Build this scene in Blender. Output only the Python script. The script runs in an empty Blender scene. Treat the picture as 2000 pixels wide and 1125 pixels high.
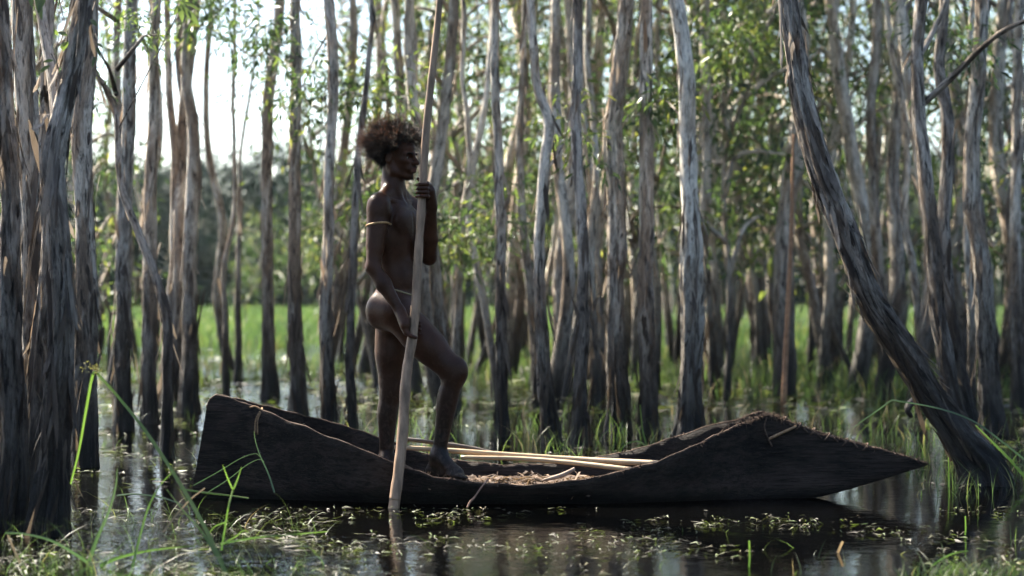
import bpy, bmesh, math, random
import numpy as np
from mathutils import Vector, Matrix, Quaternion

R = math.radians
scene = bpy.context.scene
COL = scene.collection
random.seed(11)
rng = np.random.RandomState(11)

# ------------------------------------------------------------------ camera
LENS, SENSOR = 60.0, 36.0
F = 2000 * LENS / SENSOR          # focal length in photo pixels
CAM_H, HZ = 1.08, 570.0           # metres above the water, horizon row
cam_d = bpy.data.cameras.new('camera')
cam = bpy.data.objects.new('camera', cam_d)
COL.objects.link(cam)
cam.location = (0, 0, CAM_H)
cam.rotation_euler = (R(90), 0, 0)
cam_d.lens, cam_d.sensor_width = LENS, SENSOR
cam_d.shift_y = (HZ - 562.5) / 2000
cam_d.clip_start, cam_d.clip_end = 0.1, 2000
cam_d.dof.use_dof = True
cam_d.dof.focus_distance = 8.75
cam_d.dof.aperture_fstop = 1.7
scene.camera = cam

# ------------------------------------------------------------------ sky, sun, exposure
SUN_EL, SUN_AZ = R(46), R(-47)    # azimuth measured from +Y (into the picture), negative = left
world = bpy.data.worlds.new('World')
scene.world = world
world.use_nodes = True
wn = world.node_tree
sky = wn.nodes.new('ShaderNodeTexSky')
sky.sky_type = 'NISHITA'
sky.sun_disc = False
sky.sun_elevation = SUN_EL
sky.sun_rotation = SUN_AZ
sky.air_density, sky.dust_density, sky.ozone_density = 1.0, 1.4, 1.0
bg = wn.nodes['Background']
bg.inputs['Strength'].default_value = 0.07
wn.links.new(sky.outputs[0], bg.inputs['Color'])

sun_dir = Vector((math.sin(SUN_AZ) * math.cos(SUN_EL), math.cos(SUN_AZ) * math.cos(SUN_EL), math.sin(SUN_EL)))
sun_d = bpy.data.lights.new('sun', 'SUN')
sun_d.energy, sun_d.angle, sun_d.color = 5.0, R(0.53), (1.0, 0.93, 0.80)
sun = bpy.data.objects.new('sun', sun_d)
sun.rotation_euler = sun_dir.to_track_quat('Z', 'Y').to_euler()
sun.location = (-10, 30, 30)
COL.objects.link(sun)

vs = scene.view_settings
vs.view_transform, vs.look, vs.gamma, vs.use_curve_mapping = 'Standard', 'None', 1.0, False
vs.exposure = 2.55
scene.cycles.max_bounces = 4
scene.cycles.diffuse_bounces = 2
scene.cycles.glossy_bounces = 2
scene.cycles.transmission_bounces = 3
scene.cycles.use_adaptive_sampling = True
scene.cycles.adaptive_threshold = 0.04
scene.cycles.transparent_max_bounces = 6
scene.cycles.caustics_reflective = False
scene.cycles.caustics_refractive = False
scene.cycles.sample_clamp_indirect = 6.0

# ------------------------------------------------------------------ helpers
def at(px, py, Y):
    return Vector(((px - 1000) * Y / F, Y, CAM_H - (py - HZ) * Y / F))

def depth(py):
    return CAM_H * F / (py - HZ)

_perm = np.random.RandomState(3).permutation(256)
_perm = np.concatenate([_perm, _perm, _perm])
_g = np.random.RandomState(4).normal(size=(256, 3))
_g /= np.linalg.norm(_g, axis=1)[:, None]

def noise(p):
    """gradient noise, p (...,3) -> (...)"""
    p = np.asarray(p, float)
    i = np.floor(p).astype(int)
    f = p - i
    u = f * f * f * (f * (f * 6 - 15) + 10)
    i &= 255
    out = 0
    for dx in (0, 1):
        wx = u[..., 0] if dx else 1 - u[..., 0]
        for dy in (0, 1):
            wy = u[..., 1] if dy else 1 - u[..., 1]
            for dz in (0, 1):
                wz = u[..., 2] if dz else 1 - u[..., 2]
                h = _perm[_perm[_perm[i[..., 0] + dx] + i[..., 1] + dy] + i[..., 2] + dz]
                g = _g[h]
                d = g[..., 0] * (f[..., 0] - dx) + g[..., 1] * (f[..., 1] - dy) + g[..., 2] * (f[..., 2] - dz)
                out = out + wx * wy * wz * d
    return out * 1.5

def mesh(name, V, faces, smooth=True, attrs=None):
    """V (n,3); faces: array (m,k) or list of such arrays"""
    if not isinstance(faces, (list, tuple)):
        faces = [faces]
    V = np.asarray(V, np.float32)
    faces = [np.asarray(f, np.int32) for f in faces if len(f)]
    me = bpy.data.meshes.new(name)
    me.vertices.add(len(V))
    me.vertices.foreach_set('co', V.ravel())
    nl = sum(f.size for f in faces)
    npoly = sum(len(f) for f in faces)
    me.loops.add(nl)
    me.polygons.add(npoly)
    me.loops.foreach_set('vertex_index', np.concatenate([f.ravel() for f in faces]))
    tot = np.concatenate([np.full(len(f), f.shape[1], np.int32) for f in faces])
    start = np.concatenate([[0], np.cumsum(tot)[:-1]]).astype(np.int32)
    me.polygons.foreach_set('loop_start', start)
    try:
        me.polygons.foreach_set('loop_total', tot)
    except Exception:
        pass
    if attrs:
        for k, a in attrs.items():
            a = np.asarray(a, np.float32)
            if a.ndim == 1:
                at_ = me.attributes.new(k, 'FLOAT', 'POINT')
                at_.data.foreach_set('value', a)
            else:
                at_ = me.attributes.new(k, 'FLOAT_VECTOR', 'POINT')
                at_.data.foreach_set('vector', a.ravel())
    me.update(calc_edges=True)
    if smooth:
        me.shade_smooth()
    return me

def link(name, me, mat=None, parent=None, **props):
    o = bpy.data.objects.new(name, me)
    COL.objects.link(o)
    if mat is not None and me is not None and len(me.materials) == 0:
        me.materials.append(mat)
    if parent is not None:
        o.parent = parent
    for k, v in props.items():
        o[k] = v
    return o

def thing(name, label, cat, loc=(0, 0, 0), group=None):
    o = bpy.data.objects.new(name, None)
    o.empty_display_size = 0.1
    COL.objects.link(o)
    o.location = loc
    o['label'] = label
    o['category'] = cat
    if group:
        o['group'] = group
    return o

def catmull(P, n):
    """resample control points (k,d) to n points"""
    P = np.asarray(P, float)
    Q = np.vstack([2 * P[0] - P[1], P, 2 * P[-1] - P[-2]])
    t = np.linspace(0, len(P) - 1 - 1e-6, n)
    i = t.astype(int)
    u = (t - i)[:, None]
    a, b, c, d = Q[i], Q[i + 1], Q[i + 2], Q[i + 3]
    return 0.5 * ((2 * b) + (c - a) * u + (2 * a - 5 * b + 4 * c - d) * u * u + (3 * b - a - 3 * c + d) * u ** 3)

def frames(P):
    T = np.gradient(P, axis=0)
    T /= np.linalg.norm(T, axis=1)[:, None] + 1e-12
    ref = np.array([0.0, 1.0, 0.0]) if abs(T[0][1]) < 0.9 else np.array([1.0, 0.0, 0.0])
    N = np.zeros_like(P)
    n = ref - T[0] * ref.dot(T[0])
    n /= np.linalg.norm(n)
    for k in range(len(P)):
        n = n - T[k] * n.dot(T[k])
        n /= np.linalg.norm(n) + 1e-12
        N[k] = n
    B = np.cross(T, N)
    return T, N, B

def tube(P, r, ns=8, cap=True, rfun=None):
    """tube along P (n,3) with radii r (n,) ; rfun(theta(ns),k)->multipliers optional array (n,ns)"""
    P = np.asarray(P, float)
    r = np.broadcast_to(np.asarray(r, float), (len(P),))
    T, N, B = frames(P)
    th = np.linspace(0, 2 * np.pi, ns, endpoint=False)
    rr = r[:, None] * np.ones(ns)[None]
    if rfun is not None:
        rr = rfun(th, rr)
    V = P[:, None, :] + rr[..., None] * (np.cos(th)[None, :, None] * N[:, None, :] + np.sin(th)[None, :, None] * B[:, None, :])
    n = len(P)
    V = V.reshape(-1, 3)
    i = np.arange(n - 1)[:, None] * ns
    j = np.arange(ns)[None]
    j2 = (j + 1) % ns
    Q = np.stack([i + j, i + j2, i + ns + j2, i + ns + j], -1).reshape(-1, 4)
    faces = [Q]
    if cap:
        V = np.vstack([V, P[:1], P[-1:]])
        a, b = n * ns, n * ns + 1
        jj = np.arange(ns)
        jn = (jj + 1) % ns
        faces.append(np.stack([np.full(ns, a), jn, jj], -1))
        faces.append(np.stack([np.full(ns, b), (n - 1) * ns + jj, (n - 1) * ns + jn], -1))
    return V, faces

class Join:
    """collects pieces into one mesh"""
    def __init__(s):
        s.V, s.Q, s.T, s.n, s.A = [], [], [], 0, {}
    def add(s, V, faces, **attr):
        if not isinstance(faces, (list, tuple)):
            faces = [faces]
        for f in faces:
            f = np.asarray(f)
            if len(f):
                (s.Q if f.shape[1] == 4 else s.T).append(f + s.n)
        s.V.append(np.asarray(V, float))
        for k, v in attr.items():
            v = np.asarray(v, float)
            s.A.setdefault(k, []).append(np.full(len(V), float(v)) if v.ndim == 0 else v)
        s.n += len(V)
    def mesh(s, name, smooth=True):
        fs = []
        if s.Q: fs.append(np.vstack(s.Q))
        if s.T: fs.append(np.vstack(s.T))
        return mesh(name, np.vstack(s.V), fs, smooth, {k: np.concatenate(v) for k, v in s.A.items()})

def unit(v):
    return v / (np.linalg.norm(v, axis=-1, keepdims=True) + 1e-12)

# ------------------------------------------------------------------ materials
def new_mat(name):
    m = bpy.data.materials.new(name)
    m.use_nodes = True
    nt = m.node_tree
    nt.nodes.clear()
    out = nt.nodes.new('ShaderNodeOutputMaterial')
    return m, nt, out

class G:
    """tiny node-graph helper"""
    def __init__(s, nt):
        s.nt = nt
    def n(s, typ, ins=None, **props):
        nd = s.nt.nodes.new(typ)
        for k, v in props.items():
            setattr(nd, k, v)
        for k, v in (ins or {}).items():
            sock = nd.inputs[k]
            if isinstance(v, bpy.types.NodeSocket):
                s.nt.links.new(v, sock)
            elif isinstance(v, bpy.types.Node):
                s.nt.links.new(v.outputs[0], sock)
            else:
                sock.default_value = v
        return nd
    def attr(s, name):
        return s.n('ShaderNodeAttribute', attribute_name=name)
    def scale(s, vec, sc):
        return s.n('ShaderNodeVectorMath', {0: vec, 1: sc}, operation='MULTIPLY').outputs[0]
    def noise(s, vec, scale=1.0, detail=4.0, rough=0.55, dist=0.0):
        return s.n('ShaderNodeTexNoise', {'Vector': vec, 'Scale': scale, 'Detail': detail, 'Roughness': rough, 'Distortion': dist}).outputs[0]
    def ramp(s, fac, stops, interp='LINEAR'):
        nd = s.n('ShaderNodeValToRGB', {'Fac': fac})
        cr = nd.color_ramp
        cr.interpolation = interp
        while len(cr.elements) < len(stops):
            cr.elements.new(0.5)
        for e, (p, c) in zip(cr.elements, stops):
            e.position = p
            e.color = (c, c, c, 1) if isinstance(c, (int, float)) else (*c, 1)
        return nd.outputs[0]
    def mix(s, fac, a, b, mode='MIX'):
        nd = s.n('ShaderNodeMix', data_type='RGBA', blend_type=mode)
        for sock, v in ((nd.inputs[0], fac), (nd.inputs[6], a), (nd.inputs[7], b)):
            if isinstance(v, bpy.types.NodeSocket):
                s.nt.links.new(v, sock)
            elif isinstance(v, (int, float)):
                sock.default_value = v if sock.type == 'VALUE' else (v, v, v, 1)
            else:
                sock.default_value = (*v, 1)
        return nd.outputs[2]
    def math(s, op, a, b=0.0, clamp=False):
        return s.n('ShaderNodeMath', {0: a, 1: b}, operation=op, use_clamp=clamp).outputs[0]
    def bump(s, h, strength, dist):
        return s.n('ShaderNodeBump', {'Height': h, 'Strength': strength, 'Distance': dist}).outputs[0]
    def bsdf(s, out, **ins):
        names = {'color': 'Base Color', 'rough': 'Roughness', 'spec': 'Specular IOR Level', 'normal': 'Normal', 'ior': 'IOR', 'sheen': 'Sheen Weight', 'sss': 'Subsurface Weight', 'coat': 'Coat Weight', 'metal': 'Metallic', 'trans': 'Transmission Weight'}
        d = {}
        for k, v in ins.items():
            if k == 'color' and isinstance(v, tuple) and len(v) == 3:
                v = (*v, 1)
            d[names[k]] = v
        b = s.n('ShaderNodeBsdfPrincipled', d)
        if out is not None:
            s.nt.links.new(b.outputs[0], out.inputs['Surface'])
        return b

def make_bark(name, pale, tan, dark, grain=1.0, smooth_top=0.0):
    m, nt, out = new_mat(name)
    g = G(nt)
    v = g.attr('bark').outputs['Vector']
    tc = g.n('ShaderNodeTexCoord')
    rnd = g.n('ShaderNodeObjectInfo').outputs['Random']
    off = g.n('ShaderNodeCombineXYZ', {0: g.math('MULTIPLY', rnd, 37.0), 1: g.math('MULTIPLY', rnd, 11.0), 2: g.math('MULTIPLY', rnd, 53.0)}).outputs[0]
    v = g.n('ShaderNodeVectorMath', {0: v, 1: off}, operation='ADD').outputs[0]
    patch = g.noise(g.scale(v, (7, 7, 1.6)), 1.0, 5, 0.6, 0.4)
    fib = g.noise(g.scale(v, (80, 80, 13)), 1.0, 5, 0.65, 1.0)
    crk = g.noise(g.scale(v, (24, 24, 4.2)), 1.0, 6, 0.68, 1.4)
    fine = g.noise(g.scale(v, (170, 170, 90)), 1.0, 3, 0.65)
    c = g.mix(g.ramp(patch, [(0.42, 0.0), (0.56, 1.0)]), tan, pale)
    c = g.mix(g.ramp(crk, [(0.38, 1.0), (0.48, 0.0)]), c, dark)
    mot = g.noise(g.scale(v, (15, 15, 6)), 1.0, 5, 0.65, 0.8)
    c = g.mix(g.ramp(mot, [(0.47, 0.0), (0.64, 0.55)]), c, tuple(0.55 * a + 0.12 * b for a, b in zip(dark, tan)))
    c = g.mix(g.ramp(fib, [(0.34, 0.6), (0.52, 0.0)]), c, dark)
    c = g.mix(g.ramp(patch, [(0.55, 0.0), (0.75, 0.35)]), c, (0.30, 0.20, 0.13))
    # flood stain: the bark of the lower trunk is dirty and dark, black at the water line
    z = g.n('ShaderNodeSeparateXYZ', {0: tc.outputs['Object']}).outputs[2]
    zn = g.math('ADD', z, g.math('MULTIPLY', g.math('SUBTRACT', crk, 0.5), 0.55))
    st1 = g.n('ShaderNodeMapRange', {'Value': zn, 'From Min': 0.55, 'From Max': 1.8, 'To Min': 0.96, 'To Max': 0.0}).outputs[0]
    c = g.mix(st1, c, g.mix(0.14, (0.016, 0.013, 0.011), c))
    zn2 = g.math('ADD', z, g.math('MULTIPLY', g.math('SUBTRACT', patch, 0.5), 0.5))
    st2 = g.n('ShaderNodeMapRange', {'Value': zn2, 'From Min': 0.18, 'From Max': 0.48, 'To Min': 0.96, 'To Max': 0.0}).outputs[0]
    c = g.mix(st2, c, (0.005, 0.0045, 0.004))
    tone = g.n('ShaderNodeMapRange', {'Value': rnd, 'To Min': 0.75, 'To Max': 1.15}).outputs[0]
    c = g.mix(1.0, c, g.n('ShaderNodeCombineColor', {0: tone, 1: tone, 2: tone}).outputs[0], 'MULTIPLY')
    h = g.math('ADD', g.math('MULTIPLY', crk, 1.0), g.math('ADD', g.math('MULTIPLY', fib, 0.5), g.math('MULTIPLY', fine, 0.2)))
    rough = g.n('ShaderNodeMapRange', {'Value': st2, 'To Min': 0.85, 'To Max': 0.45}).outputs[0]
    g.bsdf(out, color=c, rough=rough, spec=0.3, normal=g.bump(h, 1.0 * grain, 0.015))
    return m

BARK = make_bark('paperbark', (0.82, 0.72, 0.595), (0.40, 0.29, 0.205), (0.040, 0.031, 0.025))
BARK_DARK = make_bark('dark_paperbark', (0.60, 0.515, 0.43), (0.21, 0.15, 0.108), (0.020, 0.016, 0.013))
BARK_PALE = make_bark('pale_paperbark', (0.86, 0.78, 0.66), (0.62, 0.49, 0.36), (0.12, 0.09, 0.068), 0.7)

def make_strip_mat():
    m, nt, out = new_mat('peeling_bark')
    g = G(nt)
    t = g.attr('tone').outputs['Fac']
    tc = g.n('ShaderNodeTexCoord').outputs['Object']
    n = g.noise(g.scale(tc, (40, 40, 8)), 1.0, 3)
    c = g.ramp(t, [(0.0, (0.05, 0.04, 0.035)), (0.5, (0.22, 0.18, 0.15)), (0.9, (0.48, 0.41, 0.34)), (1.0, (0.36, 0.22, 0.13))])
    c = g.mix(g.ramp(n, [(0.35, 0.7), (0.6, 0.0)]), c, (0.05, 0.04, 0.035))
    z = g.n('ShaderNodeSeparateXYZ', {0: tc}).outputs[2]
    st = g.n('ShaderNodeMapRange', {'Value': g.math('ADD', z, g.math('MULTIPLY', n, 0.4)), 'From Min': 0.45, 'From Max': 1.9, 'To Min': 0.93, 'To Max': 0.0}).outputs[0]
    c = g.mix(st, c, (0.012, 0.010, 0.009))
    b = g.bsdf(None, color=c, rough=0.85, spec=0.2, normal=g.bump(n, 0.5, 0.006))
    tr = g.n('ShaderNodeBsdfTranslucent', {'Color': g.mix(0.7, (0.50, 0.38, 0.26), c)})
    mx = g.n('ShaderNodeMixShader', {0: 0.25, 1: b, 2: tr})
    nt.links.new(mx.outputs[0], out.inputs['Surface'])
    return m
STRIP = make_strip_mat()

def make_leaf(name, stops, trans_stops, tw=0.45, rough=0.42):
    m, nt, out = new_mat(name)
    g = G(nt)
    t = g.attr('tone').outputs['Fac']
    c = g.ramp(t, stops)
    tcol = g.ramp(t, trans_stops)
    b = g.bsdf(None, color=c, rough=rough, spec=0.45)
    tr = g.n('ShaderNodeBsdfTranslucent', {'Color': tcol})
    mx = g.n('ShaderNodeMixShader', {0: tw, 1: b, 2: tr})
    nt.links.new(mx.outputs[0], out.inputs['Surface'])
    return m

LEAF = make_leaf('paperbark_leaf',
                 [(0.0, (0.030, 0.042, 0.024)), (0.6, (0.058, 0.080, 0.036)), (0.93, (0.11, 0.135, 0.04)), (1.0, (0.15, 0.15, 0.04))],
                 [(0.0, (0.035, 0.068, 0.026)), (0.6, (0.10, 0.165, 0.042)), (0.93, (0.27, 0.36, 0.065)), (1.0, (0.36, 0.38, 0.07))], 0.40)
GRASS = make_leaf('swamp_grass',
                  [(0.0, (0.032, 0.052, 0.020)), (0.6, (0.068, 0.098, 0.034)), (0.85, (0.15, 0.145, 0.065)), (1.0, (0.35, 0.27, 0.14))],
                  [(0.0, (0.06, 0.12, 0.03)), (0.6, (0.14, 0.22, 0.05)), (0.85, (0.28, 0.29, 0.08)), (1.0, (0.36, 0.27, 0.12))], 0.4, 0.45)
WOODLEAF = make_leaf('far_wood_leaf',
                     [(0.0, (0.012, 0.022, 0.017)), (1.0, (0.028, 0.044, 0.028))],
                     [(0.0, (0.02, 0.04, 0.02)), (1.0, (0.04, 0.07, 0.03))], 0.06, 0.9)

def simple(name, color, rough=0.8, spec=0.3, nscale=(20, 20, 20), dark=0.5, bump=0.4, bd=0.005, coords='Object'):
    m, nt, out = new_mat(name)
    g = G(nt)
    tc = g.n('ShaderNodeTexCoord').outputs[coords]
    n = g.noise(g.scale(tc, nscale), 1.0, 5, 0.6, 0.3)
    n2 = g.noise(g.scale(tc, tuple(3.1 * q for q in nscale)), 1.0, 3)
    c = g.mix(g.ramp(n, [(0.35, 0.0), (0.65, 1.0)]), tuple(q * dark for q in color), color)
    h = g.math('ADD', n, g.math('MULTIPLY', n2, 0.5))
    g.bsdf(out, color=c, rough=rough, spec=spec, normal=g.bump(h, bump, bd))
    return m

def make_water():
    m, nt, out = new_mat('swamp_water')
    g = G(nt)
    p = g.n('ShaderNodeNewGeometry').outputs['Position']
    big = g.noise(g.scale(p, (0.35, 0.35, 1)), 1.0, 3, 0.5)
    rip = g.noise(g.scale(p, (7.0, 9.0, 1)), 1.0, 4, 0.55, 0.2)
    fin = g.noise(g.scale(p, (26.0, 34.0, 1)), 1.0, 3, 0.6, 0.3)
    amt = g.n('ShaderNodeMapRange', {'Value': big, 'From Min': 0.38, 'From Max': 0.62, 'To Min': 0.12, 'To Max': 1.0}).outputs[0]
    # the water stirs more on the open left side
    x = g.n('ShaderNodeSeparateXYZ', {0: p}).outputs[0]
    lft = g.n('ShaderNodeMapRange', {'Value': x, 'From Min': 0.2, 'From Max': -1.2, 'To Min': 0.40, 'To Max': 1.0}).outputs[0]
    h = g.math('ADD', rip, g.math('MULTIPLY', fin, 0.22))
    h = g.math('MULTIPLY', h, g.math('MULTIPLY', amt, lft))
    mud = g.noise(g.scale(p, (1.3, 1.3, 1)), 1.0, 4, 0.6)
    c = g.mix(g.ramp(mud, [(0.4, 0.0), (0.65, 1.0)]), (0.0005, 0.0005, 0.0005), (0.0012, 0.0010, 0.0008))
    g.bsdf(out, color=c, rough=0.03, spec=0.5, ior=1.33, normal=g.bump(h, 1.0, 0.012))
    return m

def make_ground():
    m, nt, out = new_mat('marsh_mud')
    g = G(nt)
    p = g.n('ShaderNodeNewGeometry').outputs['Position']
    n = g.noise(g.scale(p, (0.5, 0.5, 0.2)), 1.0, 6, 0.65)
    c = g.ramp(n, [(0.3, (0.03, 0.045, 0.012)), (0.5, (0.07, 0.12, 0.02)), (0.7, (0.10, 0.16, 0.03))])
    g.bsdf(out, color=c, rough=0.9, spec=0.2, normal=g.bump(n, 0.5, 0.05))
    return m

WATER, GROUND = make_water(), make_ground()

# ------------------------------------------------------------------ setting: water and marsh ground
def grid_sheet(name, xs, ys, zf, mat, **props):
    X, Y = np.meshgrid(xs, ys)
    Z = zf(X, Y)
    V = np.stack([X, Y, Z], -1).reshape(-1, 3)
    nx, ny = len(xs), len(ys)
    i = np.arange(ny - 1)[:, None] * nx
    j = np.arange(nx - 1)[None]
    Q = np.stack([i + j, i + j + 1, i + nx + j + 1, i + nx + j], -1).reshape(-1, 4)
    return link(name, mesh(name, V, Q), mat, **props)

def ground_z(X, Y):
    p = np.stack([X * 0.16, Y * 0.16, np.zeros_like(X)], -1)
    rise = np.clip((Y - 24) / 16.0, 0, 1)
    rise = rise * rise * (3 - 2 * rise)
    return -0.45 + 0.50 * rise + 0.05 * noise(p) * (Y > 20) + 0.02 * np.clip((Y - 60) / 60, 0, 10)

far = [150, 200, 300, 500, 900]
xs = np.concatenate([-np.array(far[::-1], float), np.linspace(-100, 100, 101), np.array(far, float)])
ys = np.concatenate([[-60, -30, -10], np.linspace(0, 110, 89), [130, 170, 250, 400, 900]])
grid_sheet('ground', xs, ys, ground_z, GROUND, kind='structure')
wx = np.array([-400.0, 400.0])
wy = np.array([-60.0, 400.0])
grid_sheet('water', wx, wy, lambda X, Y: np.zeros_like(X), WATER, kind='structure')

# ------------------------------------------------------------------ trees
def bark_tube(P, r, ns, seed, rough, pull=1.0):
    """a trunk with sheets of bark: P (n,3), r (n,), rough (n,) 0 smooth .. 1 shaggy"""
    s = np.concatenate([[0], np.cumsum(np.linalg.norm(np.diff(P, axis=0), axis=1))])
    so = seed * 7.31
    cs = {}
    def rf(th, rr):
        c, sn = np.cos(th)[None], np.sin(th)[None]
        S = s[:, None] * np.ones_like(c)
        C = c * np.ones_like(S)
        D = sn * np.ones_like(S)
        rad = r[:, None]
        q = lambda a, b, o=0: np.stack([C * a + so + o, D * a + so * 1.7, S * b + so * 0.3 + o], -1)
        lobe = noise(q(1.1, 0.55)) * 0.16 + noise(q(0.5, 1.9, 5)) * 0.07
        n2 = noise(q(2.3, 2.4, 11)) + 0.5 * noise(q(5.5, 6.0, 17))
        lev = np.floor(n2 * 3.2) / 3.2
        fr = n2 * 3.2 - np.floor(n2 * 3.2)
        step = lev + np.clip((fr - 0.82) / 0.18, 0, 1) / 3.2
        rid = np.abs(noise(q(4.5, 1.1, 23)))
        fine = noise(q(11, 4.5, 31))
        R_ = rough[:, None]
        return rr * (1 + lobe * (0.5 + 0.7 * R_)) + R_ * np.clip(rad / 0.09, 0.4, 1.3) * (0.026 * (step - 0.15) + 0.024 * (rid - 0.3) + 0.009 * fine) * pull
    V, faces = tube(P, r, ns, True, rf)
    th = np.linspace(0, 2 * np.pi, ns, endpoint=False)
    A = np.zeros((len(V), 3))
    ring = np.stack([np.cos(th)[None] * r[:, None], np.sin(th)[None] * r[:, None], s[:, None] * np.ones(ns)[None]], -1).reshape(-1, 3)
    A[:len(ring)] = ring
    A[len(ring):, 2] = [s[0], s[-1]]
    return V, faces, A

def strips(P, r, count, seed, rough, zmax, size=1.0):
    """loose sheets of bark peeling off a trunk, as one ragged layer"""
    rs = np.random.RandomState(seed)
    T, N, B = frames(P)
    J = Join()
    zs = P[:, 2]
    top = max(4, int(np.searchsorted(zs, min(zmax, zs[-1])) - 2))
    if top < 6: return None
    for _ in range(count):
        k = rs.randint(2, top)
        if rs.rand() > 0.25 + rough[k]: continue
        th = rs.rand() * 2 * np.pi
        down = rs.rand() < 0.75
        Ls = rs.uniform(0.08, 0.34) * size * (1.6 if rs.rand() < 0.15 else 1)
        W = rs.uniform(0.004, 0.016) * size
        m = 6
        t = np.linspace(0, 1, m)
        lift = rs.uniform(0.002, 0.042) * size * (2.0 if rs.rand() < 0.12 else 1)
        rad = r[k] * (1.02)
        o = P[k] + rad * (math.cos(th) * N[k] + math.sin(th) * B[k])
        out_ = math.cos(th) * N[k] + math.sin(th) * B[k]
        side = np.cross(T[k], out_)
        up = -T[k] if down else T[k]
        sk = rs.uniform(-0.25, 0.25)
        cen = o + up * (t * Ls)[:, None] + out_ * (lift * t ** 1.8 + 0.004)[:, None] + side * (sk * t * Ls)[:, None]
        wd = W * (0.5 + 0.8 * rs.rand(m)) * np.where((t > 0.95) | (t < 0.05), 0.2, 1)
        curl = rs.uniform(-0.3, 0.6)
        row = []
        for a in (-1, 0, 1):
            row.append(cen + side * (a * wd)[:, None] - out_ * (abs(a) * wd * curl)[:, None])
        V = np.stack(row, 1).reshape(-1, 3)
        q = []
        for i in range(m - 1):
            for j in range(2):
                q.append((i * 3 + j, i * 3 + j + 1, i * 3 + j + 4, i * 3 + j + 3))
        J.add(V, np.array(q), tone=rs.rand())
    return J if J.n else None

def leaf_geo(base, d, L, W, rs):
    n = len(base)
    d = unit(d)
    ref = unit(rs.normal(size=(n, 3)))
    s = unit(np.cross(d, ref))
    nrm = np.cross(s, d)
    mid = base + d * (L * 0.45)[:, None]
    a = mid + s * (W * 0.5)[:, None] + nrm * (W * 0.18)[:, None]
    b = mid - s * (W * 0.5)[:, None] + nrm * (W * 0.18)[:, None]
    tip = base + d * L[:, None] + np.array([0, 0, -1.0]) * (L * 0.12)[:, None]
    V = np.stack([base, a, tip, b], 1).reshape(-1, 3)
    i = np.arange(n)[:, None] * 4
    Fc = np.vstack([i + np.array([[0, 1, 2]]), i + np.array([[0, 2, 3]])])
    return V, Fc

def sprays(centres, radius, per, rs, L=(0.06, 0.10), W=(0.013, 0.022), tone_bias=0.0):
    """hanging sprays of leaves: per leaves around each centre"""
    n = len(centres)
    c = np.repeat(centres, per, 0)
    off = rs.normal(size=(n * per, 3)) * np.array([1, 1, 0.85]) * np.repeat(np.broadcast_to(radius, (n,)), per)[:, None] * 0.5
    base = c + off
    d = unit(off + rs.normal(size=off.shape) * 0.06) * 0.7 + rs.normal(size=off.shape) * 0.45 + np.array([0, 0, -0.55])
    Ls = rs.uniform(L[0], L[1], n * per)
    Ws = rs.uniform(W[0], W[1], n * per)
    V, Fc = leaf_geo(base, d, Ls, Ws, rs)
    ct = np.repeat(rs.beta(1.0, 1.9, n) * 0.9, per)
    tone = np.clip(ct + rs.uniform(-0.05, 0.4, n * per) + tone_bias + (rs.rand(n * per) > 0.992) * 0.4, 0, 1)
    return V, Fc, np.repeat(tone, 4)

def crown_variant(seed, zlo, zhi, spread, limbs, per_limb, per, leafL=(0.07, 0.12), leafW=(0.018, 0.03), axis=None, rad=0.28):
    """returns (leaf mesh, limb mesh); axis(z)->(x,y) of the trunk"""
    rs = np.random.RandomState(seed)
    JL, JB = Join(), Join()
    cents, rads = [], []
    for k in range(limbs):
        z0 = zlo + (zhi - zlo) * (k + rs.rand()) / limbs * 0.9
        az = k * 2.4 + rs.uniform(-0.5, 0.2)
        u = (z0 - zlo) / (zhi - zlo)
        ln = spread * rs.uniform(0.55, 1.15) * (1 - 0.45 * u)
        x0, y0 = axis(z0) if axis else (0, 0)
        dx, dy = math.cos(az), math.sin(az)
        rise = rs.uniform(0.35, 1.0) * ln
        C = np.array([[x0, y0, z0], [x0 + dx * ln * 0.35, y0 + dy * ln * 0.35, z0 + rise * 0.5],
                      [x0 + dx * ln * 0.75, y0 + dy * ln * 0.75, z0 + rise * 0.95], [x0 + dx * ln * 1.05, y0 + dy * ln * 1.05, z0 + rise * 0.95]])
        C[1:] += rs.normal(size=(3, 3)) * 0.09
        Pp = catmull(C, 9)
        V, f, A = bark_tube(Pp, np.linspace(0.03, 0.006, 9) * (0.7 + 0.4 * spread), 6, seed + k, np.zeros(9))
        JB.add(V, f, bx=A[:, 0], by=A[:, 1], bz=A[:, 2])
        for _ in range(per_limb):
            t = rs.uniform(0.3, 1.05)
            c = Pp[min(8, int(t * 8))] + rs.normal(size=3) * 0.22 * spread
            cents.append(c)
            rads.append(rad * rs.uniform(0.6, 1.25))
    V, Fc, tone = sprays(np.array(cents), np.array(rads), per, rs, leafL, leafW)
    JL.add(V, Fc, tone=tone)
    lm = JL.mesh('crown', False)
    lm.materials.append(LEAF)
    A = {k: np.concatenate(v) for k, v in JB.A.items()}
    bm_ = mesh('limbs', np.vstack(JB.V), [np.vstack(JB.Q)] + ([np.vstack(JB.T)] if JB.T else []), True,
               {'bark': np.stack([A['bx'], A['by'], A['bz']], -1)})
    bm_.materials.append(BARK)
    return lm, bm_

# crowns shared by the trees near the water (they begin above the frame)
NEAR_CROWNS = [crown_variant(100 + k, 0.0, 3.0, 1.1, 6, 6, 26) for k in range(5)]

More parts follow.
